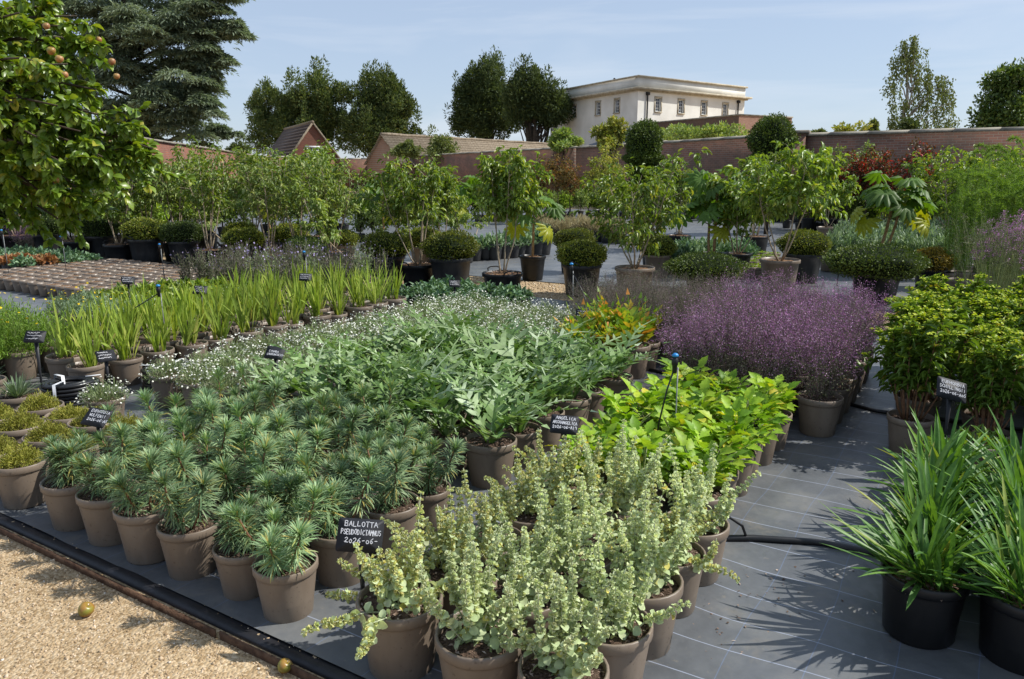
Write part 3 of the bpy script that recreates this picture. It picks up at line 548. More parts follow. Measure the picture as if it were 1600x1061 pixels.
def window(parent, loc, ang, a, b, c, d, nx, nz, depth=.20, sill=True):
    """frame with glazing bars, pane behind, sill below; a..b, c..d in the wall's own plane"""
    f = MB(); t = .07
    f.box(((a + b) / 2, depth - .03, c + t / 2), (b - a, .06, t)); f.box(((a + b) / 2, depth - .03, d - t / 2), (b - a, .06, t))
    f.box((a + t / 2, depth - .03, (c + d) / 2), (t, .06, d - c - 2 * t)); f.box((b - t / 2, depth - .03, (c + d) / 2), (t, .06, d - c - 2 * t))
    for i in range(1, nx): f.box((a + (b - a) * i / nx, depth - .02, (c + d) / 2), (.035, .04, d - c - 2 * t))
    for j in range(1, nz): f.box(((a + b) / 2, depth - .017, c + (d - c) * j / nz), (b - a - 2 * t, .034, .035 if j != nz // 2 else .06))
    w = obj('window', f.mesh('window', 'paint_white'), parent, loc, (0, 0, ang))
    pm = MB(); pw = (b - a - 2 * t) / nx; ph = (d - c - 2 * t) / nz
    pm.box((0, 0, 0), (pw - .03, .008, ph - .03)); me = pm.mesh('pane', 'glass_dark')
    for i in range(nx):
        for j in range(nz): obj('pane', me, w, (a + t + pw * (i + .5), depth - .004, c + t + ph * (j + .5)), (RN.uniform(-.02, .02), 0, RN.uniform(-.03, .03)))
    bk = MB(); bk.add([(a, depth + .015, c), (b, depth + .015, c), (b, depth + .015, d), (a, depth + .015, d)], np.array([(0, 1, 2, 3)])); obj('window_back', bk.mesh('window_back', 'glass_dark'), w)  # dark sheet closing the opening behind the panes
    if sill:
        sr = MB(); k_ = .16
        for c_, d_ in ((((a + b) / 2, -.012, d + k_ / 2), (b - a + 2 * k_, .05, k_)), ((a - k_ / 2, -.012, (c + d) / 2), (k_, .05, d - c)), ((b + k_ / 2, -.012, (c + d) / 2), (k_, .05, d - c))): sr.box(c_, d_)
        obj('surround', sr.mesh('surround', 'stone_trim'), w)
        s = MB(); s.box(((a + b) / 2, -.05, c - .06), (b - a + .25, .16, .11)); obj('sill', s.mesh('sill', 'stone_trim'), w)
    return w

# the cream house
HC = Vector((12.25, 78, 0)); HR = Vector((25.7, 88.5, 0)); HL = Vector((5.0 - .5, 92.5 + 1, 0)); HB = HR + HL - HC
house = empty('cream_house', HC); tag(house, 'large cream rendered house with parapet above the garden wall', 'house')
HZ = 9.25; lenR, angR = seg_frame(HC, HR); lenL, angL = seg_frame(HL, HC)
rel = lambda p: Vector((p.x - HC.x, p.y - HC.y, 0))
def par_at(px, a, b, z):   # distance along a->b where the facade is seen at px
    best = None
    for i in range(2001):
        t = i / 2000; p = a + (b - a) * t; f = p.y * math.cos(PITCH) - (z - EYE) * math.sin(PITCH)
        x = 800 + FPX * p.x / f
        if best is None or abs(x - px) < best[0]: best = (abs(x - px), t)
    return best[1] * (b - a).length
opR = [(par_at(px, HC, HR, 8) - .42, par_at(px, HC, HR, 8) + .42, 7.45, 8.75) for px in (1028, 1064, 1100, 1133)]
opL = [(par_at(px, HL, HC, 8) - .42, par_at(px, HL, HC, 8) + .42, 7.45, 8.75) for px in (897, 934.5, 964)]
xd = par_at(897.5, HL, HC, 3); opL.append((xd - .5, xd + .5, 1.2, 4.6))
face_wall(lenR, 0, HZ, opR, 'render_cream', 'wall', house, (0, 0, 0), angR)
face_wall(lenL, 0, HZ, opL, 'render_cream', 'wall', house, rel(HL), angL)
for o_ in opR: window(house, (0, 0, 0), angR, *o_, 3, 4)
for o_ in opL[:3]: window(house, rel(HL), angL, *o_, 3, 4)
window(house, rel(HL), angL, *opL[3], 2, 6)
Lb, ab = seg_frame(HR, HB); face_wall(Lb, 0, HZ, [], 'render_cream', 'wall', house, rel(HR), ab)
Lb, ab = seg_frame(HB, HL); face_wall(Lb, 0, HZ, [], 'render_cream', 'wall', house, rel(HB), ab)
def ring(z0, z1, off, mat, name, cap=False):
    c = (HC + HB) / 2; pts = []
    for p in (HC, HR, HB, HL):
        d = (p - c); pts.append(rel(p + d.normalized() * off))
    m = MB(); V = [(p.x, p.y, z) for z in (z0, z1) for p in pts]
    m.add(V, np.array([(0, 1, 5, 4), (1, 2, 6, 5), (2, 3, 7, 6), (3, 0, 4, 7), (0, 3, 2, 1), (4, 5, 6, 7)])); return obj(name, m.mesh(name, mat), house)
ring(HZ + .002, HZ + .14, .35, 'stone_trim', 'cornice'); ring(HZ + .142, HZ + .34, .80, 'stone_trim', 'cornice')
ring(HZ + .342, HZ + 1.30, .02, 'render_cream', 'parapet'); ring(HZ + 1.302, HZ + 1.46, .28, 'stone_trim', 'parapet_coping')
ring(HZ + 1.462, HZ + 1.62, -1.2, 'lead_roof', 'roof')
for s in (par_at(1010, HC, HR, 8), par_at(1151.5, HC, HR, 8)):
    m = MB(); tube(m, [(s, -.13, 0), (s, -.13, 8.9), (s, -.13, 9.2)], .075, n=8); m.box((s, -.16, 9.05), (.32, .26, .28)); obj('downpipe', m.mesh('downpipe', 'pipe_iron'), house, (0, 0, 0), (0, 0, angR))
for px, hgt in ((1010, .75), (960, .5)):
    q = at(px, 112 if px > 1000 else 122, 84); m = MB(); lathe(m, [(.10, 0), (.10, .35), (.17, .40), (.17, .52), (.05, .60)], 10, closed_top=True)
    obj('roof_vent', m.mesh('roof_vent', 'pipe_iron'), house, (q.x - HC.x, q.y - HC.y, HZ + 1.46), sc=hgt * 1.4)
# long low brick wing in front of the house
wc = at(1155, 178, 62); wz = wc.z; dl = Vector((-.44, .90, 0)).normalized(); dr = Vector((.86, .50, 0)).normalized()
wing = empty('brick_wing', (wc.x, wc.y, 0)); tag(wing, 'flat-topped brick outbuilding in front of the cream house', 'building')
aL = math.atan2(-dl.y, -dl.x); aR = math.atan2(dr.y, dr.x)
face_wall(13, 0, wz - .12, [], 'brick_brown', 'wall', wing, dl * 13, aL); face_wall(6.0, 0, wz - .12, [], 'brick_pink', 'wall', wing, (0, 0, 0), aR)  # shaded left face browner, lit right face paler: light put into the brick colour
e_ = dr * 6.0; face_wall(13, 0, wz - .12, [], 'brick_pink', 'wall', wing, e_, aL + math.pi); face_wall(6.0, 0, wz - .12, [], 'brick_pink', 'wall', wing, dl * 13 + e_, aR + math.pi)
m = MB(); q4 = [Vector((0, 0, 0)) - dl * .06 - dr * .06, e_ - dl * .06 + dr * .06, e_ + dl * 13 + dr * .06, dl * 13 - dr * .06]
m.add([(p.x, p.y, z) for z in (wz - .118, wz) for p in q4], np.array([(0, 1, 5, 4), (1, 2, 6, 5), (2, 3, 7, 6), (3, 0, 4, 7), (0, 3, 2, 1), (4, 5, 6, 7)])); obj('coping', m.mesh('coping', 'coping'), wing)
# slate-roofed lean-to against the house's shaded side
lc = at(925, 222, 70); lt = empty('lean_to', (lc.x - .6, lc.y, 0), angL); tag(lt, 'low brick lean-to with blue slate roof against the cream house', 'building')
m = MB(); m.box((2.6, 1.5, 1.9), (6.6, 3.0, 3.8)); obj('wall', m.mesh('wall', 'brick_brown'), lt)
m = MB(); m.add([(.9, -.2, 3.75), (6.1, -.2, 3.75), (6.1, 3.1, 5.0), (2.3, 3.1, 5.0), (.9, -.2, 3.87), (6.1, -.2, 3.87), (6.1, 3.1, 5.12), (2.3, 3.1, 5.12)],
      np.array([(0, 3, 2, 1), (4, 5, 6, 7), (0, 1, 5, 4), (1, 2, 6, 5), (2, 3, 7, 6), (3, 0, 4, 7)])); obj('roof', m.mesh('roof', 'roof_slate'), lt)
# long barn with a stone-tiled roof
def barn():
    a = at(598, 211, 60); b = at(868, 226, 82); zr = (a.z + b.z) / 2
    Ln, ang = seg_frame(a, b); Ln += 2
    root = empty('stone_barn', (a.x, a.y, 0), ang); tag(root, 'long low barn with weathered stone-tile roof behind the wall', 'building')
    m = MB(); hw = 1.7; ze = zr - 2.0
    m.add([(0, -hw, 0), (Ln, -hw, 0), (Ln, hw, 0), (0, hw, 0), (0, -hw, ze), (Ln, -hw, ze), (Ln, hw, ze), (0, hw, ze), (0, 0, zr - .12), (Ln, 0, zr - .12)],
          [np.array([(0, 1, 5, 4), (2, 3, 7, 6), (0, 3, 2, 1)]), np.array([(0, 4, 3), (3, 4, 7), (4, 8, 7), (1, 2, 5), (2, 6, 5), (5, 6, 9)])]); obj('wall', m.mesh('wall', 'brick_pink'), root)
    # courses of stone tiles, each course stepped over the one below
    rf = empty('roof', (0, 0, 0)); rf.parent = root
    nc = 11; sl = math.atan2(zr - ze, hw); L2 = math.hypot(zr - ze, hw) + .25; st = L2 / nc
    for side in (-1, 1):
        cm = MB(); cm.box((Ln / 2, 0, 0), (Ln + .4, st * 1.25, .05)); me = cm.mesh('tile_course', 'roof_stone')
        for i in range(nc):
            d = (i + .5) * st; y = side * d * math.cos(sl); z = zr - d * math.sin(sl)
            obj('tile_course', me, rf, (RN.uniform(-.05, .05), y, z + .02), (-side * (sl - .05), 0, 0))
    m = MB(); tube(m, [(x, 0, zr + .05 + .02 * math.sin(x * 1.7)) for x in np.linspace(-.2, Ln + .2, 30)], .12, n=8); obj('ridge', m.mesh('ridge', 'roof_stone', True), root)
barn()
# gabled brick building
def gable():
    ap = at(488, 192, 72); bk = at(445, 203, 84); zr = ap.z
    Ln, ang = seg_frame(bk, ap)         # ridge from back to the gable; local x toward the gable
    root = empty('gabled_building', (bk.x, bk.y, 0), ang); tag(root, 'red brick gabled building with many-paned white window', 'building')
    hw = 3.1; ze = zr - 4.2
    m = MB(); m.add([(0, -hw, 0), (Ln, -hw, 0), (Ln, hw, 0), (0, hw, 0), (0, -hw, ze), (Ln, -hw, ze), (Ln, hw, ze), (0, hw, ze), (0, 0, zr - .1)],
        [np.array([(0, 1, 5, 4), (2, 3, 7, 6)]), np.array([(0, 4, 3), (3, 4, 7), (4, 8, 7)])]); obj('wall', m.mesh('wall', 'brick_red'), root)
    # gable face: local frame with x across
    g = empty('gable_face', (Ln, -hw, 0), rad(90)); g.parent = root
    m = MB(); zw0, zw1 = zr - 3.9, zr - 2.05; xa, xb = hw - .65, hw + .65; k = (zr - .1 - ze) / hw
    zat = lambda x: ze + k * min(x, 2 * hw - x)
    m.add([(0, 0, 0), (xa, 0, 0), (xa, 0, zw0), (0, 0, ze), (xa, 0, zat(xa)), (xb, 0, 0), (xb, 0, zw0), (2 * hw, 0, 0), (2 * hw, 0, ze), (xb, 0, zat(xb)), (xa, 0, zw1), (xb, 0, zw1), (hw, 0, zr - .1)],
          [np.array([(1, 5, 6, 2), (3, 2, 10, 4), (6, 8, 9, 11), (10, 11, 9, 4), (0, 1, 2, 3), (5, 7, 8, 6)]), np.array([(4, 9, 12)])]); obj('brick_face', m.mesh('brick_face', 'brick_red'), g)
    m = MB(); xs = [0, xa, xb]
    # frame, bars and panes
    f = MB(); t = .12
    for c_, d_ in ((((xa + xb) / 2, -.02, zw0 + t / 2), (xb - xa, .1, t)), (((xa + xb) / 2, -.02, zw1 - t / 2), (xb - xa + .25, .12, t * 1.4)), ((xa + t / 2, -.02, (zw0 + zw1) / 2), (t, .09, zw1 - zw0)), ((xb - t / 2, -.02, (zw0 + zw1) / 2), (t, .09, zw1 - zw0))): f.box(c_, d_)
    for i in range(1, 5): f.box((xa + (xb - xa) * i / 5, 0, (zw0 + zw1) / 2), (.05, .05, zw1 - zw0))
    for j in range(1, 5): f.box(((xa + xb) / 2, .002, zw0 + (zw1 - zw0) * j / 5), (xb - xa, .046, .05))
    obj('window', f.mesh('window', 'paint_white'), g)
    pm = MB(); pm.box((0, 0, 0), ((xb - xa) / 5 - .05, .01, (zw1 - zw0) / 5 - .05)); me = pm.mesh('pane', 'glass_dark')
    for i in range(5):
        for j in range(5): obj('pane', me, g, (xa + (xb - xa) * (i + .5) / 5, .03, zw0 + (zw1 - zw0) * (j + .5) / 5), (RN.uniform(-.03, .03), 0, RN.uniform(-.04, .04)))
    sl = math.atan2(zr - ze, hw); L2 = math.hypot(zr - ze, hw) + .3
    for side, mat in ((-1, 'roof_dark'), (1, 'roof_dark')):
        nc = 14; st = L2 / nc; cm = MB(); cm.box((Ln / 2, 0, 0), (Ln + .3, st * 1.25, .05)); me = cm.mesh('tile_course', mat)
        for i in range(nc):
            d = (i + .5) * st; obj('tile_course', me, root, (0, side * d * math.cos(sl), zr - d * math.sin(sl) + .05), (-side * (sl - .05), 0, 0))
        b = MB(); b.box((Ln + .14, 0, 0), (.10, L2, .16)); d = L2 / 2; obj('barge_board', b.mesh('barge_board', 'roof_stone'), root, (0, side * d * math.cos(sl), zr - d * math.sin(sl) + .02), (-side * sl, 0, 0))
    m = MB(); tube(m, [(-.1, 0, zr + .08), (Ln / 2, 0, zr + .06), (Ln + .2, 0, zr + .08)], .13, n=8); obj('ridge', m.mesh('ridge', 'roof_stone', True), root)
gable()
# glasshouse glimpsed at the far left
def glasshouse():
    a = at(-60, 283, 34); b = at(150, 283, 40); Ln, ang = seg_frame(a, b)
    root = empty('glasshouse', (a.x, a.y, 0), ang); tag(root, 'pale glasshouse roof glimpsed behind the apple tree', 'glasshouse')
    m = MB(); m.box((Ln / 2, 1.5, .6), (Ln, 3, 1.2)); obj('wall', m.mesh('wall', 'brick_pink'), root)
    n = 14; pm = MB(); w = Ln / n; pm.add([(-w / 2 + .03, 0, 0), (w / 2 - .03, 0, 0), (w / 2 - .03, 1.5, .75), (-w / 2 + .03, 1.5, .75)], np.array([(0, 1, 2, 3)])); me = pm.mesh('pane', 'glass_pale')
    bm_ = MB(); bm_.box((0, .75, .375), (.06, 1.68, .05), np.array(Matrix.Rotation(math.atan2(.75, 1.5), 3, 'X'))); bme = bm_.mesh('glazing_bar', 'paint_white')
    for i in range(n):
        obj('pane', me, root, ((i + .5) * w, 0, 1.22)); obj('glazing_bar', bme, root, (i * w, 0, 1.24))
    m = MB(); m.box((Ln / 2, 1.5, 1.98), (Ln, .12, .1)); obj('ridge', m.mesh('ridge', 'paint_white'), root)
glasshouse()

# ------------------------------------------------------------------ big trees beyond the walls
def clump_leaves(mb, r, c, rx, ry, rz, n, sl, sw, up=.3, tm=L_QUAD, droop=0.0, shell=.5):
    d = rdirs(n, r); q = r.uniform(shell, 1.05, n)[:, None]; P = np.asarray(c) + d * q * np.array([rx, ry, rz])
    D = unit(d + r.normal(0, .55, (n, 3)) + np.array([0, 0, up - droop])); s = r.uniform(.6, 1.3, n)
    mb.inst(tm, P, frames(D, rdirs(n, r) * .8 + d), sw * s, sl * s)
def limb(mb, a, b, r0, r1, r, sag=.08, n=6):
    a = np.asarray(a, float); b = np.asarray(b, float); L_ = np.linalg.norm(b - a); t = np.linspace(0, 1, n + 1)[:, None]
    P = a + (b - a) * t + np.array([0, 0, 1]) * (np.sin(t * math.pi) * L_ * sag) + r.normal(0, L_ * .015, (n + 1, 3)) * np.sin(t * math.pi); tube(mb, P, r0, r1, 6); return P
def yew_tree(label, base, env, seed, nb, npb, leaf, mat, size=1.0, stems=1, group='trees beyond the walls', sl=.42, sw=.17, lift=.25):
    """env: list of (cx, cy, cz, rx, ry, rz) ellipsoids in metres relative to the base that make the crown outline"""
    r = np.random.default_rng(seed); root = empty('yew_tree', base); tag(root, label, 'tree', group)
    tr = MB(); cr_ = MB(); vol = np.array([e[3] * e[4] * e[5] for e in env]) ** .67; vol /= vol.sum(); cents = []
    for k in range(nb):
        e = env[r.choice(len(env), p=vol)]; d = rdirs(1, r)[0]
        if d[1] > .5: d[1] *= -.6
        q = r.uniform(.35, .98) ** .6; cents.append(np.array(e[:3]) + d * q * np.array(e[3:]))
    for c in cents:
        s = r.uniform(.55, 1.25) * size; clump_leaves(cr_, r, c, s * .95, s * .95, s * .72, npb, sl, sw, lift)
        for _ in range(5):   # leading sprays that break the outline
            o_ = c + np.array([r.normal(0, .4), r.normal(0, .3), r.uniform(.3, 1.15)]) * s; clump_leaves(cr_, r, o_, s * .22, s * .22, s * .62, npb // 8, sl, sw, .8)
    tops = [np.array([r.normal(0, .3), r.normal(0, .3), 0]) for _ in range(stems)]; zt = max(e[2] for e in env)
    for i, b in enumerate(tops):
        e = env[i % len(env)]; limb(tr, b, (e[0], e[1], e[2] + e[5] * .4), .32 * size, .08, r, .02, 8)
    for c in cents[::2]:
        b = tops[r.integers(stems)]; h = r.uniform(.2, .75) * c[2]; limb(tr, (b[0] * .6 + c[0] * .15, b[1], h), c, .10 * size, .02, r, .05)
    obj('trunk', tr.mesh('trunk', 'bark_dark'), root); obj('crown', cr_.mesh('crown', leaf), root); return root
def P3(px, py, Y): q = at(px, py, Y); return q
def env_from(base, blobs, Y):
    """crown lobes given as (px, py, rx px, ry px) measured in the photo at distance Y"""
    out_ = []
    for px, py, rx, ry in blobs:
        q = at(px, py, Y); k = Y / FPX; out_.append((q.x - base.x, RN.uniform(-1, 1), q.z, rx * k, rx * k * .8, ry * k))
    return out_
b = at(465, 245, 98); b.z = 0
yew_tree('broad dark green yew behind the gabled building', b, env_from(b, [(435, 180, 42, 46), (478, 156, 44, 34), (515, 165, 36, 42), (408, 212, 28, 28), (470, 208, 55, 36), (540, 215, 34, 32)], 98), 11, 82, 340, 'yew_far', None, 1.3, 2, sl=.40, sw=.13)
b = at(600, 245, 96); b.z = 0
yew_tree('bronze-tinged yew right of the gabled building', b, env_from(b, [(590, 160, 40, 40), (612, 182, 40, 38), (562, 146, 22, 26), (636, 208, 24, 24), (590, 212, 48, 30)], 96), 12, 72, 340, 'yew_far', None, 1.25, 2, sl=.40, sw=.13)
b = at(760, 235, 100); b.z = 0
yew_tree('tall narrow dark yew left of the cream house', b, env_from(b, [(760, 136, 28, 30), (737, 160, 24, 24), (765, 174, 38, 28), (740, 196, 28, 20), (788, 184, 16, 28)], 100), 13, 80, 320, 'yew_dark_far', None, 1.45, 3, sl=.40, sw=.13)
b = at(835, 235, 88); b.z = 0
yew_tree('rounded dark yew with bare stems next to the cream house', b, env_from(b, [(830, 145, 28, 24), (850, 168, 28, 20), (817, 168, 22, 22), (866, 178, 20, 18)], 88), 14, 62, 320, 'yew_dark_far', None, 1.35, 4, sl=.40, sw=.13)
def cedar():
    Y = 58; b = at(225, 240, Y); b.z = 0; r = np.random.default_rng(21); k = Y / FPX
    root = empty('cedar_tree', b); tag(root, 'huge blue-green cedar with drooping plates of needles at upper left', 'tree', 'trees beyond the walls')
    tr = MB(); cr_ = MB(); limb(tr, (0, 0, 0), (-.5, 0, 19), .75, .2, r, .0, 8)
    tips = [(378, 45, 22), (340, 20, 35), (300, 55, 45), (250, 40, 50), (345, 90, 26), (200, 20, 50), (310, 120, 42), (340, 160, 24), (260, 140, 50), (300, 190, 46), (345, 205, 16), (240, 200, 46), (190, 110, 55), (150, 60, 55), (200, 170, 50), (280, 5, 60), (350, -20, 30), (220, -50, 70), (290, -60, 50), (130, 0, 50), (120, 120, 50), (325, 65, 30), (270, 90, 40), (280, 165, 40), (335, 130, 20), (90, 60, 40)]
    for px, py, w in tips:
        q = at(px, py, Y) - b; w *= k; dy = r.uniform(-2.5, .5)
        for j in range(11):
            c = np.array([q.x + r.normal(0, w * .42), dy + r.normal(0, w * .4), q.z + r.normal(0, w * .32)]); n = 480; rx = w * r.uniform(.45, .8)
            d = rdirs(n, r); d[:, 2] = np.abs(d[:, 2]) * .55 - .12; P = c + d * r.uniform(.3, 1, n)[:, None] * np.array([rx, rx, rx * .55]); P[:, 2] -= (np.linalg.norm((P - c)[:, :2], axis=1) / rx) ** 2 * rx * .38
            side = unit(np.stack([d[:, 0], d[:, 1], np.full(n, -.35)], 1) + r.normal(0, .35, (n, 3))); s = r.uniform(.6, 1.3, n)
            cr_.inst(L_QUAD, P, frames(side, np.tile([0, 0, 1.], (n, 1)) + r.normal(0, .4, (n, 3))), .085 * s, .36 * s)
        limb(tr, (-.3, 0, max(2, q.z - 1.5)), (q.x, dy, q.z - .1), .16, .03, r, .06)
    obj('trunk', tr.mesh('trunk', 'bark_dark'), root); obj('crown', cr_.mesh('crown', 'cedar_far'), root)
cedar()
def birch():
    Y = 46; b = at(1428, 215, Y); b.z = 0; r = np.random.default_rng(31); k = Y / FPX
    root = empty('birch_tree', b); tag(root, 'slender weeping birch standing against the sky beyond the wall', 'tree', 'trees beyond the walls')
    tr = MB(); cr_ = MB(); top = at(1418, 70, Y) - b; limb(tr, (0, 0, 0), (top.x, 0, top.z), .20, .02, r, .0, 9)
    for px, py, w in [(1405, 95, 16), (1425, 85, 16), (1415, 110, 22), (1440, 110, 18), (1455, 125, 20), (1475, 130, 14), (1400, 135, 16), (1430, 135, 24), (1460, 150, 22), (1480, 150, 10), (1405, 165, 20), (1440, 165, 28), (1470, 175, 18), (1395, 195, 12), (1420, 190, 24), (1450, 195, 28), (1480, 195, 14), (1412, 75, 8), (1425, 70, 6)]:
        q = at(px, py, Y) - b; w *= k; limb(tr, (top.x * .5, 0, max(1, q.z - 1.2)), (q.x, r.normal(0, .5), q.z + .4), .05, .01, r, .12)
        for j in range(11):
            st = np.array([q.x + r.normal(0, w * .55), r.normal(0, w * .6), q.z + r.uniform(.0, .6)]); Ln = r.uniform(.6, 1.6); n = int(24 * Ln) + 8
            t = r.uniform(0, 1, n); P = st + np.stack([r.normal(0, .07, n) + t * .1, r.normal(0, .07, n), -t * Ln], 1)
            cr_.inst(L_QUAD, P, frames(np.tile([0, 0, -1.], (n, 1)) + r.normal(0, .5, (n, 3)), rdirs(n, r)), .085, .15)
    obj('trunk', tr.mesh('trunk', 'bark_birch'), root); obj('crown', cr_.mesh('crown', 'birch_far'), root)
birch()
def leafy_tree(name, label, base, blobs, Y, seed, leaf, n, sl, sw, bark='bark_dark', group='trees beyond the walls', per=5, tm=L_QUAD):
    r = np.random.default_rng(seed); k = Y / FPX; root = empty(name, base); tag(root, label, 'tree' if 'tree' in name else 'shrub', group)
    tr = MB(); cr_ = MB()
    for px, py, w, h in blobs:
        q = at(px, py, Y) - base; limb(tr, (0, 0, q.z * .15), (q.x, q.y + r.normal(0, w * k * .3), q.z), .02 + Y * .0012, .01, r, .05)
        for j in range(per):
            c = np.array([q.x + r.normal(0, w * k * .45), q.y + r.normal(0, w * k * .5), q.z + r.normal(0, h * k * .45)]); s = r.uniform(.35, .7)
            clump_leaves(cr_, r, c, w * k * s, w * k * s, h * k * s, n // (per * len(blobs)), sl, sw, .2, tm, shell=.3)
    obj('trunk', tr.mesh('trunk', bark), root); obj('crown', cr_.mesh('crown', leaf), root); return root
b = at(1575, 260, 24); b.z = 0
leafy_tree('dark_tree', 'dark leafy tree overhanging the wall at far right', b, [(1580, 160, 40, 40), (1545, 190, 26, 36), (1590, 220, 40, 40), (1570, 130, 26, 20), (1620, 180, 50, 60), (1560, 240, 26, 30), (1595, 125, 18, 14), (1600, 270, 40, 30)], 24, 41, 'shrub_dark', 24000, .12, .07, per=9)
b = at(1420, 205, 44); b.z = 0
leafy_tree('evergreen_bush_tree', 'small dark evergreen at the foot of the birch', b, [(1421, 193, 12, 12), (1420, 205, 13, 10)], 44, 42, 'yew_dark_far', 1500, .22, .1)
for px, py, w, h, lab, lf in ((1320, 202, 20, 9, 'golden tree top showing over the wall left of the birch', 'leaf_gold'), (1353, 204, 8, 6, 'small grey-green tree top just left of the birch', 'birch_far'), (1275, 208, 10, 4, 'low green tree top over the wall by the pier', 'birch_far'), (1367, 198, 3, 9, 'thin twiggy sapling top beside the birch', 'birch_far')):
    b = at(px, 214, 40); b.z = 0; leafy_tree('tree_top', lab, b, [(px, py, w, h), (px + w * .4, py + h * .6, w * .8, h)], 40, int(px), lf, 900, .18, .09)
for i, (px, py, w, h, Y, lf, lab) in enumerate(((1060, 208, 45, 11, 50, 'tree_leaf_soft', 'row of leafy shrubs below the brick outbuilding, left part'), (1120, 206, 40, 11, 49, 'tree_leaf_soft', 'row of leafy shrubs below the brick outbuilding, right part'),
        (955, 205, 20, 18, 34, 'leaf_gold', 'yellow-green leaning shrub in front of the lean-to'), (880, 218, 20, 10, 40, 'tree_leaf_soft', 'green shrub under the narrow house window'),
        (690, 228, 22, 16, 56, 'birch_far', 'grey-green tree in front of the long stone roof'), (635, 230, 16, 10, 54, 'birch_far', 'small grey-green bush near the left end of stone roof'), (372, 232, 14, 12, 60, 'yew_far', 'dark bush between the cedar and the gabled roof'))):
    b = at(px, 250, Y); b.z = 0
    leafy_tree('wall_shrub', lab, b, [(px - w * .6, py + h * .3, w * .6, h * .7), (px, py - h * .2, w * .6, h), (px + w * .6, py + h * .2, w * .6, h * .8), (px, py + h, w, h * .6)], Y, 50 + i, lf, 3000, .20, .09, group='shrubs behind the garden walls', per=8)
# ------------------------------------------------------------------ pots and soil
def pot_mesh(D, H, mat, rim=.035, taper=.76, n=28, handles=False):
    m = MB(); R = D / 2; rb = R * taper
    lathe(m, [(rb * .97, .004), (rb, .010), (rb + (R * .93 - rb) * .5, H * .45), (R * .93, H - rim - .006), (R * .985, H - rim), (R, H - rim + .004), (R, H - .004), (R - .004, H), (R - .010, H - .002), (R * .93, H - .05), (rb, .02)], n)
    if handles:
        for a in (0.4, 0.4 + math.pi):
            c = np.array([math.cos(a), math.sin(a), 0]); s = np.array([-math.sin(a), math.cos(a), 0])
            P = [c * R * .99 + s * w * .09 + np.array([0, 0, H - .01 + z]) + c * e for w, z, e in ((-1, 0, 0), (-1, .035, .02), (-.5, .055, .035), (.5, .055, .035), (1, .035, .02), (1, 0, 0))]; tube(m, P, .009, n=5)
    return m.mesh('pot', mat, True)
def soil_mesh(D, H, mat='soil', chips=220, seed=0, level=.86, size=.008):
    r = np.random.default_rng(seed); m = MB(); R = D / 2 * .925; n = 22; V = [(0, 0, H * level + .012)]; F = []; T = []
    for j, q in enumerate((.3, .6, .85, 1.0)):
        for k in range(n):
            a = 6.2832 * k / n; V.append((R * q * math.cos(a), R * q * math.sin(a), H * level + .012 * (1 - q * q) + r.normal(0, .0025)))
    for k in range(n): T.append((0, 1 + k, 1 + (k + 1) % n))
    for j in range(3):
        for k in range(n): F.append((1 + j * n + k, 1 + (j + 1) * n + k, 1 + (j + 1) * n + (k + 1) % n, 1 + j * n + (k + 1) % n))
    m.add(V, [np.array(F), np.array(T)]); sm = m.mesh('soil', mat)
    if not chips: return ('soil', sm)
    c = MB(); q = np.sqrt(r.uniform(0, 1, chips)) * R * .96; a = r.uniform(0, 6.28, chips)
    P = np.stack([q * np.cos(a), q * np.sin(a), H * level + .012 * (1 - (q / R) ** 2) + .003 + r.uniform(0, .003, chips)], 1)
    c.inst(L_QUAD, P, frames(np.stack([r.normal(size=chips), r.normal(size=chips), r.normal(0, .3, chips)], 1), np.tile([0, 0, 1.], (chips, 1)) + r.normal(0, .3, (chips, 3))), size * r.uniform(.5, 1, chips), size * r.uniform(.8, 2.2, chips))
    return ('soil', sm, ('bark_mulch', c.mesh('bark_mulch', 'chips')))
PD, PH = .262, .235
POT = ('pot', pot_mesh(PD, PH, 'pot_brown')); SOIL = [soil_mesh(PD, PH, seed=i, level=(.88, .855, .90)[i]) for i in range(3)]
POTS = ('pot', pot_mesh(.19, .17, 'pot_brown', n=18)); SOILS = soil_mesh(.19, .17, chips=60, seed=5)
BLK = ('pot', pot_mesh(.275, .235, 'pot_black', taper=.82)); BSOIL = [soil_mesh(.275, .235, 'bark_soil', seed=8 + i, size=.012, chips=320) for i in range(2)]
BLKS = ('pot', pot_mesh(.22, .19, 'pot_dusty', n=18)); BSOILS = soil_mesh(.22, .19, chips=40, seed=11)
BIG = ('pot', pot_mesh(.56, .44, 'pot_dusty', rim=.05, taper=.78, n=32, handles=True)); BIGSOIL = soil_mesh(.56, .44, 'bark_soil', chips=160, seed=12, size=.02, level=.93)
LOW = ('pot', pot_mesh(.52, .33, 'pot_black', rim=.045, taper=.80, n=32, handles=True)); LOWSOIL = soil_mesh(.52, .33, 'bark_soil', chips=160, seed=13, size=.02, level=.95)
MIDP = ('pot', pot_mesh(.40, .36, 'pot_black', rim=.04, n=28)); MIDS = soil_mesh(.40, .36, 'bark_soil', chips=80, seed=14, size=.016, level=.92)
BIGBR = ('pot', pot_mesh(.50, .42, 'pot_brown', rim=.045, n=28)); BIGBRS = soil_mesh(.50, .42, 'bark_soil', chips=80, seed=15, size=.016, level=.92)
SZ = PH * .88 + .006     # soil level
GOLD = 2.39996

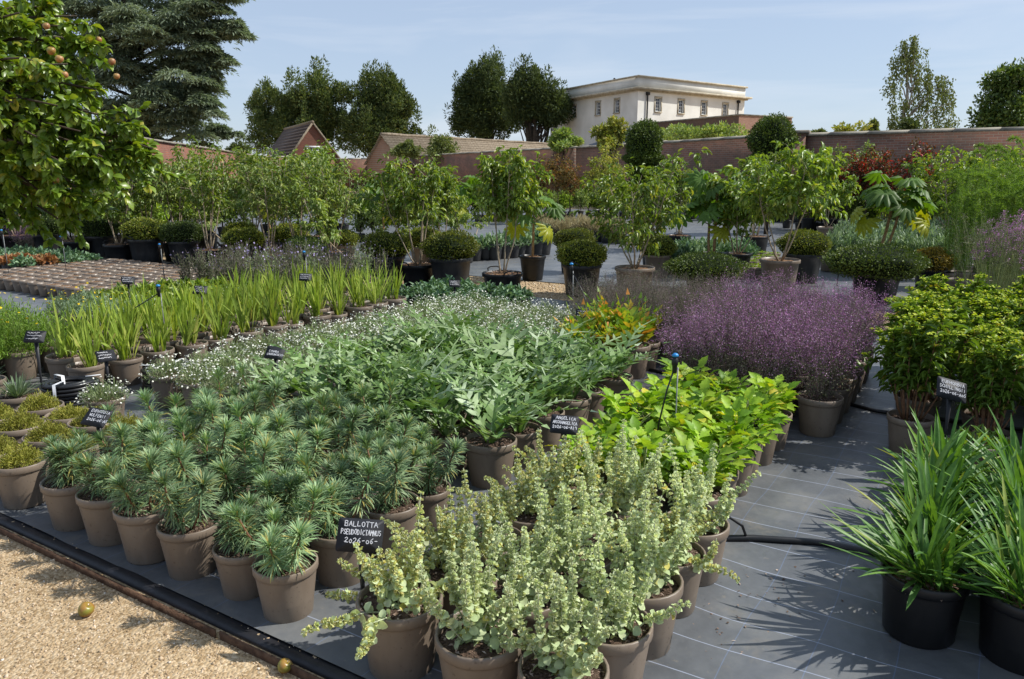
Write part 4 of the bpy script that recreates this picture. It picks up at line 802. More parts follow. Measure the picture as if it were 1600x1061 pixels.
# ------------------------------------------------------------------ plant kinds
def euphorbia(seed, tall=1.0):
    r = np.random.default_rng(seed); lf = MB(); st = MB(); ns = r.integers(4, 8)
    for i in range(ns):
        az = i * GOLD + r.uniform(-.4, .4); l0 = r.uniform(.1, .65) if i else .08; Ln = r.uniform(.14, .32) * tall
        P = path((.025 * math.cos(az), .025 * math.sin(az), SZ - .01), az, l0 + .2, l0 * .6, Ln, 6, r, .05); tube(st, P, .0055, .0040, 5)
        n = int(r.integers(190, 240)); span = min(.85, .17 / Ln); t = 1 - (r.uniform(0, 1, n) ** 1.5) * span; t[:46] = 1 - r.uniform(0, .07, 46); t[46:53] = r.uniform(.15, .6, 7)
        B, T = along(P, t); a = np.arange(n) * GOLD + r.normal(0, .2, n); u = unit(np.cross(T, np.array([.3, .2, .9]))); w = np.cross(T, u)
        rad_ = u * np.cos(a)[:, None] + w * np.sin(a)[:, None]; q_ = (1 - t) / span; el = np.interp(q_, [0, .08, .3, .8, 1.1], [1.05, .75, .40, -.10, -.7]) + r.normal(0, .18, n)
        D = rad_ * np.cos(el)[:, None] + T * np.sin(el)[:, None]; s = np.interp(q_, [0, .1, .5, 1], [.75, 1.0, 1.0, .8]) * r.uniform(.8, 1.15, n)
        lf.inst(L_NEEDLE, B, frames(D, T), .0058 * s, .082 * s, .082 * s * 1.4)
    return [POT, SOIL[seed % 3], ('stem', st.mesh('stem', 'stem_red')), ('foliage', lf.mesh('foliage', 'euphorbia_leaf'))]
def ballota(seed, old=False, spread=1.0):
    r = np.random.default_rng(seed); lf = MB(); st = MB(); cx = MB(); ns = 19
    for i in range(ns):
        az = i * GOLD + r.uniform(-.5, .5); out_ = (i / ns) ** 1.2; l0 = .05 + .85 * out_ * r.uniform(.6, 1.3) * spread; l1 = l0 * r.uniform(.1, .6) if r.random() < .5 else l0 + r.uniform(.1, .7)
        Ln = r.uniform(.16, .33) * (1.0 + .15 * out_ * spread); P = path((.06 * out_ * math.cos(az), .06 * out_ * math.sin(az), SZ - .01), az, l0, l1, Ln, 8, r, .13); tube(st, P, .0028, .0015, 4)
        t = np.arange(.06, 1.0, .021 / Ln) + r.normal(0, .004); t = np.clip(t, .03, .995); n = len(t); B, T = along(P, t); u = unit(np.cross(T, np.array([.2, .3, .95]))); w = np.cross(T, u)
        sz = np.interp(t, [0, .3, .7, 1], [.027, .026, .018, .010])
        for k in range(2):
            a = np.arange(n) * math.pi / 2 + k * math.pi + r.normal(0, .3, n); rad_ = u * np.cos(a)[:, None] + w * np.sin(a)[:, None]
            el = r.normal(.15, .35, n); D = rad_ * np.cos(el)[:, None] + T * np.sin(el)[:, None]; s = sz * r.uniform(.75, 1.2, n)
            lf.inst(L_ROUND, B + rad_ * .004, frames(D, T + r.normal(0, .25, (n, 3))), s * .92, s)
        m = t > .34; Bm, Tm, um, wm = B[m], T[m], u[m], w[m]; nm = len(Bm)
        for k in range(9):
            a = k * .7 + r.normal(0, .25, nm); rad_ = um * np.cos(a)[:, None] + wm * np.sin(a)[:, None]; el = r.normal(.35, .35, nm)
            D = rad_ * np.cos(el)[:, None] + Tm * np.sin(el)[:, None]; s = np.interp(t[m], [.3, .8, 1], [1.15, 1, .6])
            cx.inst(CUP, Bm + rad_ * .002, frames(D, rdirs(nm, r)), .0098 * s, .0118 * s, .0098 * s)
    return [POT, SOIL[seed % 3], ('stem', st.mesh('stem', 'stem_wool')), ('foliage', lf.mesh('foliage', 'ballota_leaf')), ('calyx', cx.mesh('calyx', 'ballota_calyx_old' if old else 'ballota_calyx'))]
def iris(seed):
    r = np.random.default_rng(seed); lf = MB()
    for f in range(r.integers(6, 9)):
        a0 = r.uniform(0, 6.28); fa = r.uniform(0, math.pi); c = np.array([math.cos(a0), math.sin(a0), 0]) * r.uniform(.01, .075)
        for k in range(r.integers(5, 8)):
            s = r.uniform(-1, 1); az = fa if s > 0 else fa + math.pi; Ln = r.uniform(.16, .48) * (1 - .25 * abs(s)); l0 = abs(s) * .38
            ribbon(lf, c + np.array([math.cos(fa), math.sin(fa), 0]) * s * .016 + np.array([0, 0, SZ - .01]), az + math.pi / 2 * 0 + r.normal(0, .12), l0, l0 + r.uniform(-.05, .38) * (3 if r.random() < .08 else 1), Ln, r.uniform(.012, .021), 6, .12, 'sword', r.uniform(-.5, .5) + math.pi / 2)
    return [POT, SOIL[seed % 3], ('foliage', lf.mesh('foliage', 'iris_leaf', True))]
def strap(seed):
    r = np.random.default_rng(seed); lf = MB(); z = .235 * .86
    for k in range(125):
        a = r.uniform(0, 6.28); q = r.uniform(0, .09); l0 = r.uniform(.08, 1.2); Ln = r.uniform(.15, .32) if r.random() < .88 else r.uniform(.32, .40)
        ribbon(lf, (q * math.cos(a * 1.3), q * math.sin(a * 1.3), z), a, l0, l0 + r.uniform(.1, .75) + (.6 if r.random() < .12 else 0), Ln, r.uniform(.012, .023), 8, .45, 'strap', r.uniform(-.35, .35))
    return [BLK, BSOIL[seed % 2], ('foliage', lf.mesh('foliage', 'strap_leaf', True))]
def lobed_leaf(lf, base, az, l0, l1, Ln, lobe, r, n=9, rib=.009, wide=.46):
    P = path(base, az, l0, l1, Ln, n, r, .03); sd = np.array([-math.sin(az), math.cos(az), 0]); V = []; F = []; T = []
    tw = r.normal(0, .35)
    for i in range(n + 1):
        tg = unit(P[min(i + 1, n)] - P[max(i - 1, 0)]); nm = np.cross(sd, tg); s2 = sd * math.cos(tw) + nm * math.sin(tw); w = rib * (1.3 - i / n)
        V += [P[i] - s2 * w, P[i] + s2 * w]
    for i in range(n): F.append((2 * i, 2 * i + 1, 2 * i + 3, 2 * i + 2))
    for i in range(2, n + 1):
        t = i / n; ll = lobe * math.sin(min(1, t * 1.15) * math.pi * .92 + .12) * r.uniform(.8, 1.15); tg = unit(P[min(i + 1, n)] - P[max(i - 1, 0)]); nm = np.cross(sd, tg)
        for sgn in (-1, 1):
            s2 = sd * math.cos(tw) + nm * math.sin(tw) * 1; d = unit(s2 * sgn * .85 + tg * .55 - nm * .12 * (r.random() * 2) + r.normal(0, .08, 3)); b0 = P[i]; k = len(V); ww = ll * wide
            V += [b0 - tg * ww * .45, b0 + tg * ww * .35, b0 + d * ll * .55 + tg * ww * .48 + nm * .006, b0 + d * ll, b0 + d * ll * .5 - tg * ww * .42 + nm * .006]
            F.append((k, k + 1, k + 2, k + 4)); T.append((k + 4, k + 2, k + 3))
    k = len(V); tg = unit(P[-1] - P[-2]); V += [P[-1] - sd * lobe * .18, P[-1] + sd * lobe * .18, P[-1] + tg * lobe * .6]; T.append((k, k + 1, k + 2))
    lf.add(np.array(V), [np.array(F), np.array(T)])
def cardoon(seed, big=1.0):
    r = np.random.default_rng(seed); lf = MB()
    for k in range(r.integers(11, 16)):
        a = k * GOLD + r.normal(0, .3); l0 = r.uniform(.1, .7); lobed_leaf(lf, (.02 * math.cos(a), .02 * math.sin(a), SZ), a, l0, l0 + r.uniform(.7, 1.5), r.uniform(.26, .50) * big, r.uniform(.055, .095) * big, r)
    return [POT, SOIL[seed % 3], ('foliage', lf.mesh('foliage', 'cardoon_leaf'))]
def acanthus(seed):
    r = np.random.default_rng(seed); lf = MB()
    for k in range(16):
        a = k * GOLD; l0 = r.uniform(.05, .6); lobed_leaf(lf, (.02 * math.cos(a), .02 * math.sin(a), SZ), a, l0, l0 + r.uniform(.2, .7), r.uniform(.22, .38), r.uniform(.07, .10), r, 8, .007, .75)
    return [POT, SOIL[seed % 3], ('foliage', lf.mesh('foliage', 'acanthus_leaf'))]
def angelica(seed):
    r = np.random.default_rng(seed); lf = MB(); st = MB()
    for k in range(18):
        a = k * GOLD + r.normal(0, .2); l0 = r.uniform(.08, .9); P = path((.02 * math.cos(a), .02 * math.sin(a), SZ), a, l0 * .7, l0 + .35, r.uniform(.05, .16), 5, r, .04); tube(st, P, .0045, .003, 4)
        T = unit(P[-1] - P[-2]); sd = unit(np.cross(T, [0, 0, 1])); up = np.cross(sd, T)
        for j, (f, s_) in enumerate(((1.0, 0), (.75, 1), (.75, -1), (.35, 1.15), (.35, -1.15), (.05, 1.2), (.05, -1.2))):
            b = P[-1] + T * .085 * f - T * .01 + sd * .012 * s_; d = unit(T * (1.0 - .35 * abs(s_)) + sd * s_ * .9 + up * r.uniform(-.35, .15) + np.array([0, 0, -.12])); s = r.uniform(.85, 1.25) * (1.15 if j == 0 else 1)
            lf.inst(L_TOOTH, [b], frames(d[None], (up + np.array([0, 0, .6]) + r.normal(0, .28, 3))[None]), .050 * s, .072 * s)
        tube(st, [P[-1], P[-1] + T * .07], .002, .001, 4)
    return [POT, SOIL[seed % 3], ('stem', st.mesh('stem', 'stem_green')), ('foliage', lf.mesh('foliage', 'angelica_leaf', True))]
def purple(seed, n=2600, dim=False):
    r = np.random.default_rng(seed); st = MB(); fl = MB(); lf = MB(); H = .52
    for k in range(70):
        a = r.uniform(0, 6.28); l0 = r.uniform(.02, .62); P = path((.05 * math.cos(a), .05 * math.sin(a), SZ), a, l0, l0 * .75, r.uniform(.34, .56), 5, r, .08); tube(st, P, .0011, .0007, 3, False)
        for b in range(5):
            q, T = along(P, [r.uniform(.4, .95)]); d = unit(T[0] + r.normal(0, .5, 3)); E_ = q[0] + d * r.uniform(.05, .13); tube(st, [q[0], E_], .0007, .0005, 3, False)
            m = n // 350; Pp = q[0] + (E_ - q[0]) * r.uniform(.2, 1.05, m)[:, None] + r.normal(0, .012, (m, 3)); fl.inst(L_QUAD, Pp, rrot(m, r), .0062, .0085)
        m = 20; t = r.uniform(.03, .68, m); B, T = along(P, t); B = B + r.normal(0, .022, (m, 3)); lf.inst(L_QUAD, B, rrot(m, r), .0065, .015)
    return [POT, SOIL[seed % 3], ('stem', st.mesh('stem', 'stem_wire')), ('foliage', lf.mesh('foliage', 'purple_leaf')), ('flowers', fl.mesh('flowers', 'purple_leaf' if dim else 'purple_flower'))]
def mound(seed, pot, soil, z0, R, Hh, n, ll, lw, leaf, flower=None, nf=0, fs=.008, tm=L_NEEDLE, up=.6, stems=0.0, hair=0.25, smat='stem_green'):
    r = np.random.default_rng(seed); lf = MB(); fl = MB(); st = MB(); d = rdirs(n, r); d[:, 2] = np.abs(d[:, 2]); q = r.uniform(.25, 1, n) ** .55
    P = np.stack([d[:, 0] * R * q, d[:, 1] * R * q, z0 + d[:, 2] * Hh * q * (.8 + .3 * np.sin(d[:, 0] * 7 + seed) * np.cos(d[:, 1] * 6))], 1)
    D = unit(d * .8 + np.array([0, 0, up]) + r.normal(0, hair + .2, (n, 3))); s = r.uniform(.7, 1.25, n)
    lf.inst(tm, P - D * ll * .5, frames(D, rdirs(n, r) * .6 + np.array([0, 0, 1])), lw * s, ll * s); parts = [pot, soil]
    if stems:
        for k in range(26):
            a = r.uniform(0, 6.28); l = r.uniform(0, .6); tube(st, path((.02 * math.cos(a), .02 * math.sin(a), z0 - .01), a, l, l, Hh * r.uniform(.5, .95) * stems, 3), .0013, .001, 3, False)
        parts.append(('stem', st.mesh('stem', smat)))
    parts.append(('foliage', lf.mesh('foliage', leaf)))
    if flower:
        d = rdirs(nf, r); d[:, 2] = np.abs(d[:, 2]) * 1.2 + .1; d = unit(d); hh = r.uniform(.92, 1.18, nf); P = np.stack([d[:, 0] * R * hh, d[:, 1] * R * hh, z0 + d[:, 2] * Hh * hh], 1)
        Rm = frames(rdirs(nf, r), unit(d * .5 + np.array([.15, 0, 1]) + r.normal(0, .25, (nf, 3)))); fl.inst(STAR, P, Rm, fs, fs); parts.append(('flowers', fl.mesh('flowers', flower)))
    return parts
def spurge(seed, Hh=.56, flowers=True):
    r = np.random.default_rng(seed); st = MB(); lf = MB(); fl = MB()
    for k in range(15):
        a = k * GOLD; l0 = r.uniform(.02, .42); P = path((.05 * math.cos(a), .05 * math.sin(a), SZ), a, l0 + .1, l0 * .6, r.uniform(.75, 1.08) * Hh, 8, r, .05); tube(st, P, .0055, .003, 5)
        n = 54; t = r.uniform(.36, 1, n); B, T = along(P, t); aa = np.arange(n) * GOLD; u = unit(np.cross(T, np.array([.3, .2, .9]))); w = np.cross(T, u); rd = u * np.cos(aa)[:, None] + w * np.sin(aa)[:, None]
        el = r.normal(.1, .3, n); D = rd * np.cos(el)[:, None] + T * np.sin(el)[:, None]; s = r.uniform(.7, 1.2, n); lf.inst(L_LANCE, B, frames(D, T + r.normal(0, .2, (n, 3))), .022 * s, .082 * s)
        for b in range(5):
            q, T1 = along(P, [r.uniform(.7, .99)]); d = unit(T1[0] + r.normal(0, .6, 3) + np.array([0, 0, .3])); E_ = q[0] + d * r.uniform(.06, .15); tube(st, [q[0], E_], .002, .0015, 4, False)
            m = 12; lf.inst(L_LANCE, q[0] + (E_ - q[0]) * r.uniform(.2, 1, m)[:, None], frames(rdirs(m, r) * .9 + d, np.tile(d, (m, 1))), .016, .055)
            if flowers and r.random() < .75:
                m = 16; pp = E_ + r.normal(0, .018, (m, 3)) * np.array([1, 1, .35]) + np.array([0, 0, .012]); fl.inst(L_ROUND, pp, frames(np.stack([r.normal(size=m), r.normal(size=m), r.normal(.2, .2, m)], 1), np.tile([0, 0, 1.], (m, 1)) + r.normal(0, .3, (m, 3))), .016, .018)
    out_ = [POT, SOIL[seed % 3], ('stem', st.mesh('stem', 'stem_red')), ('foliage', lf.mesh('foliage', 'spurge_leaf'))]
    if flowers: out_.append(('flower_heads', fl.mesh('flower_heads', 'spurge_bract')))
    return out_
def dome(seed, pot, soil, z0, R, Hh, leaf='box_leaf', n=5200, ls=.028, flat=.0, core='hedge_core'):
    r = np.random.default_rng(seed); V, F = ICO3; ph = r.uniform(0, 6.28, 6); cz = z0 + Hh * .42
    bump = lambda d: 1 + .045 * np.sin(d[:, 0] * 5 + ph[0]) + .045 * np.sin(d[:, 1] * 6 + ph[1]) + .04 * np.sin(d[:, 2] * 7 + ph[2]) + .025 * np.sin(d[:, 0] * 13 + d[:, 1] * 11 + ph[3])
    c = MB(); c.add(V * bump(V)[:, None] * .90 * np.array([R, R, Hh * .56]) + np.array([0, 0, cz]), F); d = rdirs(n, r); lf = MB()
    P = d * (bump(d) * np.where(r.random(n) < .06, r.uniform(1.02, 1.11, n), r.uniform(.90, 1.03, n)))[:, None] * np.array([R, R, Hh * .58]) + np.array([0, 0, cz]); D = unit(d * .9 + r.normal(0, .5, (n, 3)) + np.array([0, 0, .25])); s = r.uniform(.6, 1.25, n)
    lf.inst(L_QUAD, P - D * ls * .4, frames(D, d + r.normal(0, .5, (n, 3))), ls * .5 * s, ls * s)
    fo = ('foliage', lf.mesh('foliage', leaf), ('opaque_core', c.mesh('opaque_core', core, True)))  # solid dark core added so the leaf shell is not see-through
    return ([pot, soil] if pot else []) + [fo]
def multistem(seed, pot, soil, z0, Hh, spread, nl, leaf='tree_leaf', ll=.085, lw=.034, bark='bark_pale', droop=.9, nst=5, low=.35, thick=.011, ustem=False):
    r = np.random.default_rng(seed); st = MB(); lf = MB(); Hs = Hh - z0; per = max(3, nl // (nst * 15 * 9))
    for i in range(nst):
        a = i * 6.283 / nst + r.uniform(-.5, .5); l0 = r.uniform(.15, .5) * spread + (.9 if ustem else 0); l1 = r.uniform(.0, .35) * spread
        P = path((.03 * math.cos(a), .03 * math.sin(a), z0 - .02), a, l0, l1, Hs * r.uniform(.85, 1.08), 10, r, .06); tube(st, P, thick * r.uniform(.8, 1.2), .003, 6)
        for b in range(15):
            t0 = r.uniform(low, .99); q, T = along(P, [t0]); ab = r.uniform(0, 6.28); lb = r.uniform(.5, 1.3); Lb = r.uniform(.14, .50) * (1.15 - .45 * t0) * (spread ** .5)
            Pb = path(q[0], ab, lb, lb + r.uniform(-.3, .6), Lb, 4, r, .08); tube(st, Pb, .0035, .0015, 4, False)
            for w in range(6):
                q2, T2 = along(Pb, [r.uniform(.15, 1)]); d2 = unit(T2[0] + r.normal(0, .6, 3)); m = per; c = q2[0] + d2 * r.uniform(0, .13, m)[:, None] + r.normal(0, .02, (m, 3))
                D = unit(d2 + r.normal(0, .6, (m, 3)) + np.array([0, 0, -droop])); s = r.uniform(.65, 1.2, m); lf.inst(L_LANCE, c, frames(D, rdirs(m, r) * .5 + np.array([0, 0, 1])), lw * s, ll * s)
    return [pot, soil, ('trunk', st.mesh('trunk', bark, True)), ('crown', lf.mesh('crown', leaf))]
def standard(seed, pot, soil, z0, Hh, clear, R, nl, leaf, ll=.07, lw=.04, bark='bark_dark', tallness=1.2):
    r = np.random.default_rng(seed); st = MB(); lf = MB(); tube(st, path((0, 0, z0 - .02), r.uniform(0, 6), .0, .05, Hh - z0, 8, r, .02), .016, .006, 6); c0 = np.array([0, 0, (clear + Hh) / 2]); rz = (Hh - clear) / 2
    for k in range(34):
        d = rdirs(1, r)[0]; q = r.uniform(.2, 1.0) ** .6; c = c0 + d * q * np.array([R, R, rz]); limb(st, (0, 0, max(clear, c[2] - .25)), c, .006, .002, r, .03, 3); clump_leaves(lf, r, c, .14, .14, .13, nl // 34, ll, lw, -.2, L_LANCE, shell=.1)
    return [pot, soil, ('trunk', st.mesh('trunk', bark, True)), ('crown', lf.mesh('crown', leaf))]
# ------------------------------------------------------------------ planting the front bed
g_eu = 'blue-green spurges in brown pots'
EU = [euphorbia(100 + i) for i in range(6)]
grid(EU, 'potted_spurge', 'needle-leaved blue-green spurge in brown pot', 'potted plant', g_eu, fr(-3.42, -2.04, .276), [1.73, 2.00, 2.27, 2.54, 2.80], 'back from gravel', .018, skip=((4, 5),), scl=(.84, 1.02))
BA = [ballota(200 + i, old=(i in (0, 3)), spread=(1.6 if i in (0, 3) else 1.0)) for i in range(6)]
grid(BA, 'potted_horehound', 'pale woolly horehound in brown pot', 'potted plant', 'woolly horehounds in brown pots', [-1.49, -1.18, -.88], [1.70, 1.97, 2.24, 2.51, 2.77], 'back from gravel', .012, scl=(.95, 1.08))
CY = [cardoon(300 + i, 1.0 + .12 * (i % 3)) for i in range(6)]
grid(CY, 'potted_cardoon', 'silvery toothed cardoon in brown pot', 'potted plant', 'silvery cardoons in brown pots', fr(-3.62, -2.10, .275), fr(3.12, 4.62, .275), 'from the blue-green spurges', .02)
AN = [angelica(400 + i) for i in range(5)]
grid(AN, 'potted_angelica', 'bright lime-green angelica in brown pot', 'potted plant', 'lime-green angelicas in brown pots', [-1.52, -1.26, -1.0], [3.14, 3.40, 3.66, 3.92, 4.18, 4.44], 'behind woolly horehounds', .025, scl=(.80, .98))
PU = [purple(500 + i) for i in range(5)] + [purple(505, dim=True)]
grid(PU, 'potted_purple_haze', 'cloud of tiny purple flowers in brown pot', 'potted plant', 'purple-flowered pots', fr(-1.64, -.80, .28), fr(4.84, 6.52, .28), 'behind the angelicas', .02, scl=(.95, 1.08))
PUD = [purple(520 + i, dim=True) for i in range(2)]
grid(PUD, 'potted_faded_haze', 'faded wispy plant in brown pot', 'potted plant', 'faded wispy pots', fr(-2.95, -1.92, .28), [6.0, 6.28, 6.56, 6.84], 'left of the purple cloud', .02, scl=(.85, .95))
AC = [acanthus(600 + i) for i in range(3)]
grid(AC, 'potted_acanthus', 'yellowing lobed acanthus in brown pot', 'potted plant', 'yellowing acanthus pots', [-2.62, -2.32, -2.04 - .28], [5.22, 5.50, 5.77], 'left of the purple cloud', .02, skip=((0, 2), (1, 2), (2, 2)), scl=(1.0, 1.15))
ER = [mound(700 + i, POT, SOIL[i], SZ - .01, .17, .17, 900, .035, .0045, 'daisy_leaf', 'daisy_flower', 110, .0080, stems=1.0) for i in range(3)]
us = fr(-4.72, -3.05, .275)
grid(ER, 'potted_daisy', 'grey-green white-flowered daisy mound in brown pot', 'potted plant', 'white daisy mounds in brown pots', us, fr(3.10, 6.42, .275), 'behind the spurges', .02, skip=tuple((r_, c_) for r_ in range(6) for c_ in range(3, 8)), scl=(.92, 1.05))
MO = [mound(720 + i, POT, SOIL[i], PH * .885, .116, .085 + .02 * i, 3200, .017, .0036, 'moss_leaf', hair=.4) for i in range(3)]
grid(MO, 'potted_moss', 'low yellow-green mossy cushion in brown pot', 'potted plant', 'mossy cushions in brown pots', [-4.72, -4.44, -4.16, -3.88], [1.72, 1.98, 2.24], 'back from gravel', .012, scl=(.92, 1.0))
SPIKY = []
for i in range(2):
    r = np.random.default_rng(740 + i); lf = MB()
    for k in range(120): a = r.uniform(0, 6.28); l = r.uniform(.05, 1.1); ribbon(lf, (.02 * math.cos(a), .02 * math.sin(a), SZ), a, l, l + .25, r.uniform(.09, .17), .0085, 4, .3, 'sword')
    SPIKY.append([POT, SOIL[i], ('foliage', lf.mesh('foliage', 'shrub_grey'))])
for i, (u, v) in enumerate(((-5.32, 2.10), (-5.06, 2.27), (-5.60, 2.32))):
    place(SPIKY[i % 2], 'potted_spiky_grass', ('spiky grey-green tuft in brown pot at left picture edge', 'spiky grey-green tuft in brown pot next to the nearest hose coil', 'spiky grey-green tuft in brown pot behind the other two')[i], 'potted plant', 'spiky tufts by the hose coil', W(u, v, ZF), i)
# small daisies beside the coil
place(ER[0], 'potted_daisy', 'sparse white daisy in brown pot right of the nearest hose coil', 'potted plant', 'white daisy mounds in brown pots', W(-4.60, 2.56, ZF), .4, (.9, .9, .9))
# iris rows
IR = [iris(800 + i) for i in range(6)]
grid(IR, 'potted_iris', 'upright yellow-green iris in brown pot', 'potted plant', 'irises in brown pots', [-6.58, -6.30, -6.02, -5.74, -5.46], fr(2.95, 6.28, .277), 'along the iris bed', .03, scl=(.9, 1.1), skip=((0, 0), (0, 1), (0, 2), (1, 0), (1, 1), (2, 0)))
# ferny green plants with yellow flowers at the left
FE = [mound(830 + i, POT, SOIL[i], SZ - .01, .19, .36, 2000, .030, .006, 'fennel_leaf', 'yellow_flower', 4, .012, stems=1.0, hair=.5) for i in range(3)]
grid(FE, 'potted_tickseed', 'ferny dark green bush in brown pot', 'potted plant', 'ferny bushes at the left', [-7.25, -6.95, -6.65, -6.35], [2.62, 2.90, 3.18], 'left of the irises', .02)
FY = [mound(836 + i, POT, SOIL[i], SZ - .01, .16, .22, 1200, .032, .006, 'shrub_grey', 'yellow_flower', 9, .013, stems=1.0, hair=.5) for i in range(2)]
grid(FY, 'potted_yellow_daisy', 'yellow-flowered grey-green plant in brown pot', 'potted plant', 'yellow-flowered pots', fr(-7.9, -6.98, .3), [4.05, 4.33], 'behind the ferny bushes', .02)
LE = [mound(840 + i, POT, SOIL[i], SZ - .01, .15, .14, 260, .10, .032, 'tree_leaf', tm=L_OVAL, up=.7) for i in range(3)]
grid(LE, 'potted_leafy_perennial', 'leafy green perennial in brown pot', 'potted plant', 'leafy perennials behind the irises', fr(-8.2, -7.0, .29), fr(4.65, 5.7, .29), 'behind the irises', .02)
def wispy(seed):
    r = np.random.default_rng(seed); st = MB(); fl = MB(); lf = MB()
    for k in range(24):
        a = r.uniform(0, 6.28); l = r.uniform(0, .35); P = path((.04 * math.cos(a), .04 * math.sin(a), SZ), a, l, l, r.uniform(.22, .45), 4, r, .06); tube(st, P, .0016, .001, 3, False)
        m = 26; t = r.uniform(0, .9, m) ** 1.4; B, T = along(P, t); lf.inst(L_NEEDLE, B, frames(unit(T + r.normal(0, .8, (m, 3))), rdirs(m, r)), .007, .055)
        if r.random() < .15: fl.inst(STAR, [P[-1]], rrot(1, r), .013, .013)
        if r.random() < .3: fl.inst(OCTA, P[-1] + r.normal(0, .004, (1, 3)), rrot(1, r), .006, .006)
    return [POT, SOIL[seed % 3], ('stem', st.mesh('stem', 'stem_wire')), ('foliage', lf.mesh('foliage', 'daisy_leaf' if seed % 2 else 'purple_leaf')), ('flowers', fl.mesh('flowers', 'lilac_flower'))]
WI = [wispy(860 + i) for i in range(3)]
grid(WI, 'potted_scabious', 'wispy lilac-flowered scabious in brown pot', 'potted plant', 'wispy scabious pots', fr(-8.6, -6.7, .30), fr(6.0, 7.5, .30), 'behind the leafy perennials', .03)
# bare pots of soil
BARE = [[POTS, SOILS], [POTS, soil_mesh(.19, .17, 'bark_soil', chips=60, seed=77, level=.93)]]
grid(BARE, 'bare_pot', 'small brown pot of bare soil', 'pot', 'bare soil pots in a dense mat', fr(-12.4, -9.1, .215), fr(5.2, 7.3, .215), 'of the bare-pot mat', .008, scl=(.98, 1.02))
# hellebores in black pots
HE = [mound(870 + i, BLKS, BSOILS, .16, .14, .16, 210, .085, .030, 'shrub_blue', tm=L_OVAL, up=.25) for i in range(3)]
grid(HE, 'potted_hellebore', 'grey-green leafy hellebore in black pot', 'potted plant', 'grey-green hellebores in black pots', fr(-5.62, -4.55, .25), [6.72, 6.98, 7.24, 7.5], 'of the black-pot block', .015)
# sedums, rust and purple plants at the far left
SE = [mound(880 + i, BLKS, BSOILS, .16, .17, .15, 240, .06, .035, ('shrub_blue', 'shrub_blue', 'shrub_rust')[i], tm=L_OVAL) for i in range(3)]
for ri, v in enumerate((6.0, 6.35, 6.7, 7.05)):
    for ci, u in enumerate(fr(-14.6, -12.6, .4)):
        rust = (ri == 1 and ci > 2) or (ri == 0 and ci == 4)
        place(SE[2] if rust else SE[(ri + ci) % 2], 'potted_sedum', f'{"rusty orange" if rust else "blue-green"} sedum in black pot, {ORD[ci + 1]} from left, {ORD[ri + 1]} row beyond bare pots', 'potted plant', 'sedums beyond the bare pots', W(u, v, ZF), RN.uniform(0, 6), RN.uniform(.95, 1.15))
for i, (u, v) in enumerate(((-15.4, 6.6), (-15.0, 7.2), (-15.9, 7.0))):
    place(PU[i], 'potted_purple_haze', f'purple-flowered bush under the apple tree, {ORD[i + 1]} from left', 'potted plant', 'purple bushes under the apple tree', W(u, v, ZF), i, .95)
# ------------------------------------------------------------------ right-hand bed
ST = [strap(900 + i) for i in range(4)]
grid(ST, 'potted_agapanthus', 'strap-leaved green plant in black pot', 'potted plant', 'strap-leaved plants in black pots', [-.07, .24, .55, .86, 1.17], [2.82, 3.14, 3.46, 3.78], 'of the right-hand bed', .012, scl=(.97, 1.08))
SP = [spurge(930 + i) for i in range(4)]
grid(SP, 'potted_tall_spurge', 'tall lime-topped spurge in brown pot', 'potted plant', 'tall lime-topped spurges', [-.28, .06, .40, .74, 1.08, 1.45, 1.85], fr(4.80, 6.95, .34), 'behind the strap leaves', .05, scl=(.68, 1.0))
SPL = mound(950, POT, SOIL[0], SZ - .01, .15, .12, 120, .05, .018, 'spurge_leaf', tm=L_LANCE, stems=1.0)
for i, (u, v) in enumerate(((-.10, 4.15), (.05, 4.45), (.35, 4.25))): place(SPL, 'potted_small_spurge', f'small leafy spurge in brown pot by the aisle, {ORD[i + 1]} from left', 'potted plant', 'small spurges by the aisle', W(u, v, ZF), i * 2)

